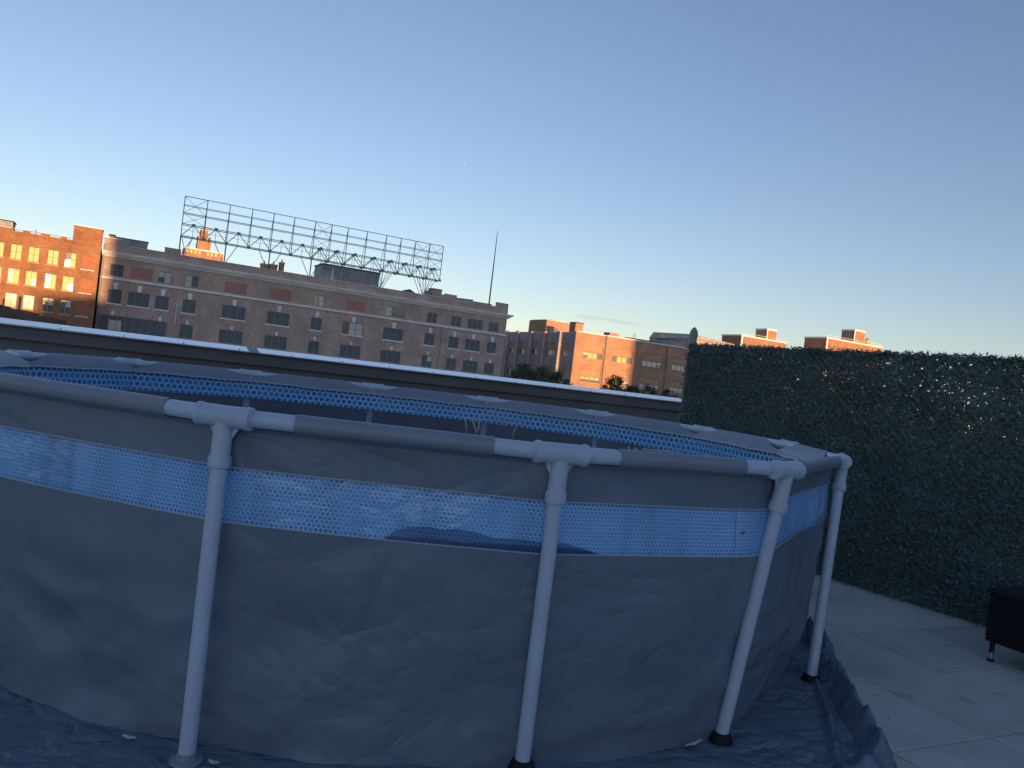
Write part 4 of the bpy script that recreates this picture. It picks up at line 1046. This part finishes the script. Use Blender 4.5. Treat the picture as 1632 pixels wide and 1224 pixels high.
# dried streaks hanging on the far clear band
M['dried'] = mat('dried_scale', (0.62, 0.60, 0.50), 0.8, 0.2, noise_amt=0.2, noise_scale=40)
def far_pt(px, py, inset=0.06):
    x = px-816; y = py-612; cr, sr = math.cos(ROLL), math.sin(ROLL); X = x*cr+y*sr; Y = -x*sr+y*cr
    c_, s_ = math.cos(PITCH), math.sin(PITCH); u = -Y/F_PX; d = Vector((X/F_PX, c_-u*s_, s_+u*c_))
    w_ = min(WP[:SUBD*12], key=lambda w: abs(math.atan2(PC.x+math.cos(w[1])*w[2], PC.y+math.sin(w[1])*w[2])-math.atan2(d.x, d.y)) + (9 if math.sin(w[0]) < 0.2 else 0))
    a_ = wall_pt(w_, 0.97, inset); t = math.hypot(a_[0], a_[1])/math.hypot(d.x, d.y); return Vector((0,0,EYE))+d*t
for pts_, r_ in (([(741,668),(743,680),(744,692)], .007), ([(753,669),(757,681),(759,690)], .009), ([(764,669),(763,682),(760,690)], .008), ([(738,667),(755,668),(780,669),(800,671)], .004),
                 ([(833,673),(824,678),(819,689),(817,698)], .006), ([(786,671),(812,673),(835,673)], .003), ([(1002,712),(1003,717)], .012), ([(1012,714),(1016,720)], .011), ([(1024,716),(1040,717),(1062,719),(1085,722)], .009), ([(1048,716),(1056,723)], .008)):
    q = MB(); q.tube([far_pt(*p_) for p_ in pts_], [r_*(0.9 if k_ < len(pts_)-1 else .4) for k_ in range(len(pts_))], 6); q.build('dried_streak', M['dried'], pool)
# small orange tag stuck on the clear band, tinted sheets painting the silhouette seen through it, scraps
w = WP[SUBD*1+int(SUBD*0.86)]
M['red_tag'] = mat('red_tag', (0.45, 0.07, 0.03), 0.5)
P0 = Vector(wall_pt(w, 0.916, -0.004)); P1 = Vector(wall_pt(WP[SUBD*1+int(SUBD*0.86)+1], 0.916, -0.004)); tv = (P1-P0).normalized()
q = MB(); q.quad(P0, P0+tv*.022, P0+tv*.026+Vector((0,0,.013)), P0+tv*.006+Vector((0,0,.012))); tg = q.build('warning_tag', M['red_tag'], pool); tg['label'] = 'small red-orange tag on the clear band'
wp_ = bpy.data.materials.new('silhouette_tint'); wp_.use_nodes = True; b = wp_.node_tree.nodes['Principled BSDF']  # dark sheets added on the film for the silhouette seen through it
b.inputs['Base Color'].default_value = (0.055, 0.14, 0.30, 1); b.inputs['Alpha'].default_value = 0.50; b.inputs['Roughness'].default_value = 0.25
wp2 = wp_.copy(); wp2.name = 'silhouette_tint_deep'; wp2.node_tree.nodes['Principled BSDF'].inputs['Base Color'].default_value = (0.030, 0.075, 0.18, 1)
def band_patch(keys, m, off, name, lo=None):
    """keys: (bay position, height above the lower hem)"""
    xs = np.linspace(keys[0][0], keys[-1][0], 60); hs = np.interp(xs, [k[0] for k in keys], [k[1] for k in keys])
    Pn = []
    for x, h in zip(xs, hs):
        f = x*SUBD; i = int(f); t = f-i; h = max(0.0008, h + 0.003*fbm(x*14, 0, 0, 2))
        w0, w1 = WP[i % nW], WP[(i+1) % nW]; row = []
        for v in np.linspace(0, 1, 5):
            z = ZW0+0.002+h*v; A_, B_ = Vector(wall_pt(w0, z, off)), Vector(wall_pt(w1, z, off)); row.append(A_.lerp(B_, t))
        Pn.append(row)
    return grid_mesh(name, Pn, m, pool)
band_patch([(0.500,0),(0.530,.035),(0.57,.052),(0.64,.060),(0.675,.052),(0.72,.062),(0.77,.058),(0.83,.040),(0.89,.046),(0.94,.044),(1.0,.041),(1.08,.040),(1.15,.022),(1.22,0)], wp_, 0.0025, 'silhouette_sheet')
band_patch([(0.500,0),(0.508,.012),(0.56,.014),(0.66,.020),(0.76,.016),(0.9,.022),(1.0,.024),(1.1,.024),(1.18,.012),(1.215,0)], wp2, 0.0012, 'silhouette_sheet')

# pale torn scraps of sheet peeking from under the wall
M['scrap'] = mat('pale_scrap', (0.42, 0.50, 0.54), 0.6, 0.3, noise_amt=0.2, noise_scale=30)
def at_z(px, py, z):
    x = px-816; y = py-612; cr, sr = math.cos(ROLL), math.sin(ROLL); X = x*cr+y*sr; Y = -x*sr+y*cr
    c_, s_ = math.cos(PITCH), math.sin(PITCH); u = -Y/F_PX; d = Vector((X/F_PX, c_-u*s_, s_+u*c_)); t = (z-EYE)/d.z
    return Vector((0,0,EYE)) + d*t
for (x, y, L1, W1, ang, lab) in ((-1.199,2.80,.05,.012,-8,'pale torn scrap under the pool wall left of the nearest leg'),(-0.86,2.70,.04,.010,-10,'pale torn scrap at the foot of the nearest leg'),(0.93,3.30,.12,.009,42,'long pale torn scrap at the wall base right of the middle leg'),(1.06,3.46,.09,.008,30,'pale torn scrap beside the black foot of the slanting leg')):
    t_ = MB(); n_ = 8; a = R(ang); d = Vector((math.cos(a), math.sin(a), 0)); e = Vector((-d.y, d.x, 0)); c0 = Vector((x, y, 0.022))
    i0 = 0
    for k in range(n_+1):
        s_ = (k/n_-.5)*L1; hw = W1*(1-abs(k/n_*2-1)**1.2)+.0008
        z_ = 0.004*math.sin(k*1.3)+random.uniform(0,.003)
        for sgn in (-1, 0, 1): t_.v.append(tuple(c0+d*s_+e*hw*sgn+Vector((0,0,abs(z_)+(0.006 if sgn == 0 else 0)))))
    for k in range(n_):
        for j in range(2): t_.f.append((k*3+j, k*3+j+1, (k+1)*3+j+1, (k+1)*3+j))
    tag(t_.build('plastic_scrap', M['scrap'], smooth=False), lab, 'scrap', 'pale scraps at the foot of the pool wall')

# ------------------------------------------------------------------ ground tarp under the pool
M['tarp'] = mat('tarp_blue_grey', (0.150, 0.205, 0.270), 0.24, 0.5, noise_amt=0.12, noise_scale=6, bump=0.35, bump_scale=60)
ridged(M['tarp'], 7.0, 0.9, 0.010, (1, 1, 1), (0, 0, 0.4), mask=2.0)
def bump_line(x, y, pts, wd):
    """distance-based bump along a polyline -> 0..1"""
    best = 9
    for (x0, y0, h0), (x1, y1, h1) in zip(pts, pts[1:]):
        dx, dy = x1-x0, y1-y0; t = max(0, min(1, ((x-x0)*dx+(y-y0)*dy)/(dx*dx+dy*dy)))
        d = math.hypot(x-x0-dx*t, y-y0-dy*t); h = h0+(h1-h0)*t
        v = (h, d)
        if d < best: best = d; hh = h
    return hh*math.exp(-(best/wd)**2) if best < wd*3 else 0.0
edge_pts = {}
def tarp_edge(an):
    a = (math.degrees(an)+180) % 360 - 180
    xs = [-180,-130,-112,-98,-84,-72,-62,-52,-45,-41,-36,-30,-22,-15,-8,0,20,60,120,180]
    ys = [3.05,3.1,3.2,3.3,3.35,3.30,3.24,3.18,3.22,3.20,3.08,2.93,2.87,2.83,2.80,2.80,2.85,2.9,3.0,3.05]
    return float(np.interp(a, xs, ys))
tn, tr_ = 1200, 96
TP = []
for k in range(tn):
    an = k/tn*2*math.pi; row = []
    e = tarp_edge(an) + 0.025*fbm(math.cos(an)*9, math.sin(an)*9, 0, 3)
    a = (math.degrees(an)+180) % 360 - 180
    lip = max(0, min(1, (a+50)/8))*max(0, min(1, (6-a)/14))
    for j in range(tr_+1):
        t = j/tr_; r = 2.25+(e-2.25)*t
        x, y = PC.x+math.cos(an)*r, PC.y+math.sin(an)*r
        z = 0.006 + 0.010*max(0, fbm(x*2.2, y*2.2, 1, 3)+.3) + 0.0075*max(0, ridge(x*3.2, y*5.0, 4)-0.9)
        z += 0.0022*noise.noise(Vector((x*16, y*46, 2)))+0.0022
        z = max(0.006, z)
        z += bump_line(x, y, [(1.80,4.22,.035),(1.72,3.86,.032),(1.53,3.30,.028),(1.45,3.0,.02)], 0.022)
        de = e-r
        if lip > 0:
            hh = 0.110*lip*(0.80+0.5*noise.noise(Vector((x*1.9, y*1.9, 7)))+0.35*(1-abs(noise.noise(Vector((x*4.1, y*4.1, 3)))*3)))
            wob = 0.075+0.03*noise.noise(Vector((x*2.4, y*2.4, 11))); z += hh*max(0, 1-abs(de-wob)/0.085)*(1+.2*abs(noise.noise(Vector((x*9, y*9, 0)))))
            z += (0.022*max(0, ridge(x*3.1, y*3.1, 8)-0.9)+0.010*max(0, ridge(x*8.1, y*6.1, 2)-0.8))*lip*math.exp(-(de/0.30)**2)
        if de < 0.01: z = min(z, 0.012)
        row.append((x, y, z))
    TP.append(row)
tp = grid_mesh('ground_tarp', TP, M['tarp'], None, closed=True)
tag(tp, 'crumpled blue-grey ground tarp sticking out from under the pool', 'tarp')

# ------------------------------------------------------------------ hedge fence
FA = Vector((1.871, 8.66, 0)); FDIR = Vector((0.573, -0.8195, 0)).normalized(); FN = Vector((-0.8195, -0.573, 0)).normalized()   # towards the viewer
FL = 7.2
fence = thing('hedge_fence', FA, 'tall chain-link fence filled with dark green artificial hedge strips', 'fence')
M['needle'] = mat('hedge_needle', (0.125, 0.180, 0.180), 0.55, 0.35, noise_amt=0.2, noise_scale=2.5)
M['galv'] = mat('fence_galvanised', (0.26, 0.29, 0.29), 0.5, 0.5, metal=0.4, noise_amt=0.15, noise_scale=6)
HT = 2.05
posts = [0.0, 5.3, 7.2]
for k, s_ in enumerate(posts):
    c0 = FA+FDIR*s_; lean = Vector((-0.005,0,0))
    ht = 2.20 if k == 0 else 1.90
    q = MB(); q.tube([c0-FN*0.05, c0-FN*0.05+Vector((0.0,0,ht-.06))], 0.042 if k == 0 else 0.03, 14); po = q.build('post', M['galv'], fence, smooth=True)
    q = MB(); b0 = c0-FN*0.05
    q.tube([b0+Vector((0,0,ht-.065)), b0+Vector((0,0,ht-.055)), b0+Vector((0,0,ht-.02)), b0+Vector((0,0,ht+.02)), b0+Vector((0,0,ht+.04))], [.046,.048,.044,.026,.004], 14); q.build('post_cap', M['galv'], po, smooth=True)
    if k == 0:
        for z in (0.25, 0.9, 1.22, 1.62, 1.93):
            q = MB(); q.tube([b0+Vector((0,0,z)), b0+Vector((0,0,z+.022))], 0.048, 14); q.box(lambda s, o, z_: b0+FDIR*s+FN*o+Vector((0,0,z_)), 0.03, 0.085, -0.012, 0.012, z, z+.02); q.build('tension_band', M['galv'], po, smooth=False)
q = MB(); q.tube([FA-FN*.05+Vector((0,0,1.90)), FA+FDIR*FL-FN*.05+Vector((0,0,1.90))], 0.02, 10); q.build('top_rail', M['galv'], fence)
q = MB(); q.tube([FA-FN*.0+Vector((0,0,0.06)), FA+FDIR*FL+Vector((0,0,0.06))], 0.003, 6); q.build('bottom_wire', M['galv'], fence)
# chain link wire: two diagonal families
q = MB(); pitch = 0.075; HH = 1.98
M['link'] = mat('link_wire_green', (0.17, 0.22, 0.22), 0.4, 0.5)
nn = int((FL+HH)/pitch)
for fam in (0, 1):
    for k in range(nn):
        s0 = k*pitch - (HH if fam == 0 else 0); s1 = s0+HH if fam == 0 else s0-HH
        a_, z0, b_, z1 = s0, 0.05, s1, 0.05+HH
        if fam == 1: a_, b_ = s0, s0-HH
        # clip to fence
        def clip(a_, z0, b_, z1):
            t0, t1 = 0, 1
            for lo, hi in ((0.03, FL),):
                d = b_-a_
                ta, tb = (lo-a_)/d, (hi-a_)/d
                if ta > tb: ta, tb = tb, ta
                t0, t1 = max(t0, ta), min(t1, tb)
            return t0, t1
        t0, t1 = clip(a_, z0, b_, z1)
        if t1 <= t0: continue
        pa = FA+FDIR*(a_+(b_-a_)*t0)+FN*(0.028+.004*fam)+Vector((0,0,z0+(z1-z0)*t0)); pb = FA+FDIR*(a_+(b_-a_)*t1)+FN*(0.028+.004*fam)+Vector((0,0,z0+(z1-z0)*t1))
        q.tube([pa, pb], 0.0016, 3, cap=False)
q.build('chain_link', M['link'], fence)
# hedge strips: needles on upright twisted wires
NS = 230000
SP = 0.038
s_c = rng.integers(0, int(FL/SP), NS)*SP + 0.02 + rng.normal(0, 0.0125, NS)
zc = rng.uniform(0.015, HT, NS)
dens = np.ones(NS)
# a few thin places, where daylight comes through
holes = [(2.65,1.83,0.42,0.13,.50),(1.75,1.83,0.25,0.14,.42),(3.0,1.74,0.25,0.10,.42),(1.02,1.33,0.16,0.19,.50),(1.55,1.86,.16,.05,.55),(0.75,1.6,.1,.12,.25),(3.15,1.93,.4,.05,.5),(3.3,1.7,.25,.12,.28),(0.98,1.92,.12,.04,.5),(2.95,1.45,.07,.07,.5),(2.35,1.92,.35,.05,.45)]
for hs, hz, ws, wz, amt in holes:
    dens -= 0.8*amt*np.exp(-((s_c-hs)/ws)**2-((zc-hz)/wz)**2)
row_gap = np.exp(-((zc-1.235)/0.012)**2)*(0.55+0.4*np.sin(s_c*23)*np.sin(s_c*7.3+1)); dens -= 0.85*np.clip(row_gap, 0, 1)
keep = rng.uniform(0, 1, NS) < dens
s_c, zc = s_c[keep], zc[keep]; n_ = len(s_c)
oc = rng.normal(0, 0.022, n_)
topj = zc > HT-0.05
dirs = np.stack([rng.normal(0, 1.0, n_), rng.normal(0, 0.75, n_), rng.normal(0.35, 0.65, n_)], 1)
dirs[topj, 2] = np.abs(dirs[topj, 2])*0.5; dirs /= np.linalg.norm(dirs, axis=1)[:, None]
ln = rng.uniform(0.028, 0.055, n_); wd = rng.uniform(0.0042, 0.0085, n_)
B = np.array(FA)[None]+np.outer(s_c, np.array(FDIR))+np.outer(oc, np.array(FN)); B[:, 2] = zc
Dw = np.outer(dirs[:, 0], np.array(FDIR))+np.outer(dirs[:, 1], np.array(FN)); Dw[:, 2] = dirs[:, 2]
side = np.cross(Dw, rng.normal(size=(n_, 3))); side /= np.linalg.norm(side, axis=1)[:, None]
T = B+Dw*ln[:, None]
# diamond-shaped sprig
Mid = B+Dw*(ln*0.4)[:, None]
V = np.stack([B, Mid+side*wd[:, None], T, Mid-side*wd[:, None]], 1).reshape(-1, 3) - np.array(FA)
# ragged sprigs along the top edge
me = bpy.data.meshes.new('hedge_strips'); me.vertices.add(len(V)); me.vertices.foreach_set('co', V.ravel())
me.loops.add(len(V)); me.loops.foreach_set('vertex_index', np.arange(len(V))); me.polygons.add(n_)
me.polygons.foreach_set('loop_start', np.arange(0, 4*n_, 4)); me.polygons.foreach_set('loop_total', np.full(n_, 4)); me.update(); me.validate()
me.materials.append(M['needle']); ob = bpy.data.objects.new('hedge_strips', me); col.objects.link(ob); ob.parent = fence
q = MB(); SH = 0.021
hole = lambda s_, z_: sum(a_*math.exp(-((s_-hs)/ws)**2-((z_-hz)/wz)**2) for hs, hz, ws, wz, a_ in holes)
SC = 0.0190; SH = 0.013
for k in range(int(FL/SC)):
    s_ = 0.01+k*SC; b0 = FA+FDIR*s_; tw_ = random.uniform(0, 6)
    for m_i in range(int((HT-0.02)/SH)):
        z_ = 0.01+m_i*SH
        pm = 0.006 + 0.27*min(1, hole(s_, z_))*max(0, 0.35+1.6*noise.noise(Vector((s_*17, z_*17, 3))))
        if abs(z_-1.228) < 0.008: pm = 0.55*max(0, 0.25+0.9*noise.noise(Vector((s_*1.7, 0, 5))))+0.06
        if random.random() < pm: continue
        wd_ = 0.0102; a1_ = tw_+m_i*0.4; o1, o2 = 0.003*math.cos(a1_), 0.003*math.cos(a1_+.4); j1, j2 = random.uniform(-.0035,.0035), random.uniform(-.0035,.0035)
        P_ = lambda s, o, zz_: b0+FDIR*s+FN*o+Vector((0,0,zz_))
        q.quad(P_(-wd_+j1, o1, z_-.001), P_(wd_+j1, -o1, z_-.001), P_(wd_+j2, -o2, z_+SH+.001), P_(-wd_+j2, o2, z_+SH+.001))
q.build('strip_core', M['needle'], fence)
sp_ = MB()
for k in range(700):
    s_ = random.uniform(0.1, FL-.1)
    if noise.noise(Vector((s_*2.6, 3, 0))) < -0.12: continue
    b0 = FA+FDIR*s_+FN*random.gauss(0,.02)+Vector((0,0,HT-.03)); e = b0+FDIR*random.gauss(0,.05)+FN*random.gauss(0,.03)+Vector((0,0,random.uniform(.01,.065)))
    md = (b0+e)/2+Vector((0,0,.008)); w_ = FDIR.cross(e-b0).normalized()*.004+FDIR*.004
    sp_.quad(b0, md+w_, e, md-w_)
sp_.build('top_sprigs', M['needle'], fence)

# ------------------------------------------------------------------ black low bench at the right edge
M['wicker'] = mat('black_wicker', (0.010, 0.010, 0.012), 0.55, 0.35, bump=0.4, bump_scale=40)
b0 = Vector((3.244, 5.103, 0)); bench = thing('outdoor_bench', b0, 'low black woven outdoor bench on metal-tipped legs at the right edge', 'bench')
def BF(s, o, z): return b0 + GU*o - GV*s + Vector((0,0,z))
q = MB(); q.box(BF, -0.015, 1.35, -0.005, 0.50, 0.130, 0.440)
for k in range(14): q.box(BF, -0.019, 1.354, -0.010, 0.504, 0.140+k*0.0212, 0.140+k*0.0212+0.014)
q.build('woven_body', M['wicker'], bench)
q = MB(); q.box(BF, -0.03, 1.365, -0.022, 0.52, 0.443, 0.468); q.build('top_edge', mat('black_board', (0.02,0.021,0.024), 0.4), bench)
for s_, o_ in ((0.018,0.018),(1.31,0.018),(0.018,0.47),(1.31,0.47)):
    q = MB(); q.tube([BF(s_,o_,0.135), BF(s_,o_,0.062)], 0.015, 12); lg = q.build('leg', M['wicker'], bench, smooth=True)
    q = MB(); q.tube([BF(s_,o_,0.0615), BF(s_,o_,0.022)], 0.0155, 12); q.build('metal_tip', mat('tip_metal', (0.55,0.55,0.55), 0.3, metal=0.9), lg, smooth=True)
    q = MB(); q.tube([BF(s_,o_,0.0215), BF(s_,o_,0.008), BF(s_,o_,0.002)], [.018,.021,.020], 12); q.build('foot_pad', M['rubber'], lg, smooth=True)
# fallen twigs on the pavers
for k, (u, v, an) in enumerate(((3.35+.12,2.93,15),(3.55,2.62,70),(3.75,2.85,-20),(3.30,2.52,95))):
    c0 = guv(u, v, 0.004); d = Vector((math.cos(R(an)), math.sin(R(an)), 0))*0.024
    q = MB(); q.tube([c0-d, c0+Vector((.003,.002,.003)), c0+d], 0.0014, 5)
    tag(q.build('twig', M['needle']), 'thin dark twig lying on the pale pavers beside the tarp', 'twig', 'dark twigs on the pavers')

# ------------------------------------------------------------------ moon and a wisp of cloud
mo = bpy.data.materials.new('moon_surface'); mo.use_nodes = True; b = mo.node_tree.nodes['Principled BSDF']
def px_dir(px, py):
    x = px-816; y = py-612; cr, sr = math.cos(ROLL), math.sin(ROLL); X = x*cr+y*sr; Y = -x*sr+y*cr
    c_, s_ = math.cos(PITCH), math.sin(PITCH); u = -Y/F_PX
    return Vector((X/F_PX, c_-u*s_, s_+u*c_))
b.inputs['Base Color'].default_value = (0.0, 0.0, 0.0, 1); b.inputs['Specular IOR Level'].default_value = 0
b.inputs['Emission Color'].default_value = (0.20, 0.29, 0.39, 1); b.inputs['Emission Strength'].default_value = 1.0
bm = bmesh.new(); bmesh.ops.create_icosphere(bm, subdivisions=3, radius=13.0)
me = bpy.data.meshes.new('moon'); bm.to_mesh(me); bm.free(); me.materials.append(mo)
o = bpy.data.objects.new('moon', me); o.location = px_dir(741, 260)*8000; col.objects.link(o); tag(o, kind='structure')

# thin evening cloud low over the half sunlit building
cm = bpy.data.materials.new('thin_cloud'); cm.use_nodes = True; nt = cm.node_tree; nt.nodes.remove(nt.nodes['Principled BSDF'])
pvn = N(nt, 'ShaderNodeVolumePrincipled'); pvn.inputs['Color'].default_value = (0.55, 0.45, 0.50, 1); pvn.inputs['Density'].default_value = 0.010
nt.links.new(pvn.outputs[0], nt.nodes['Material Output'].inputs['Volume'])
CD = 3000; q = MB(); ctrl = [(915,502,.0015),(935,505,.0035),(955,507,.002),(975,510,.0030),(995,514,.0032),(1012,516,.0022),(1022,517,.0008)]
q.tube([px_dir(a_, b_)/px_dir(a_, b_).y*CD for a_, b_, r_ in ctrl], [r_*CD for a_, b_, r_ in ctrl], 12)
tag(q.build('cloud', cm, smooth=True), kind='structure')
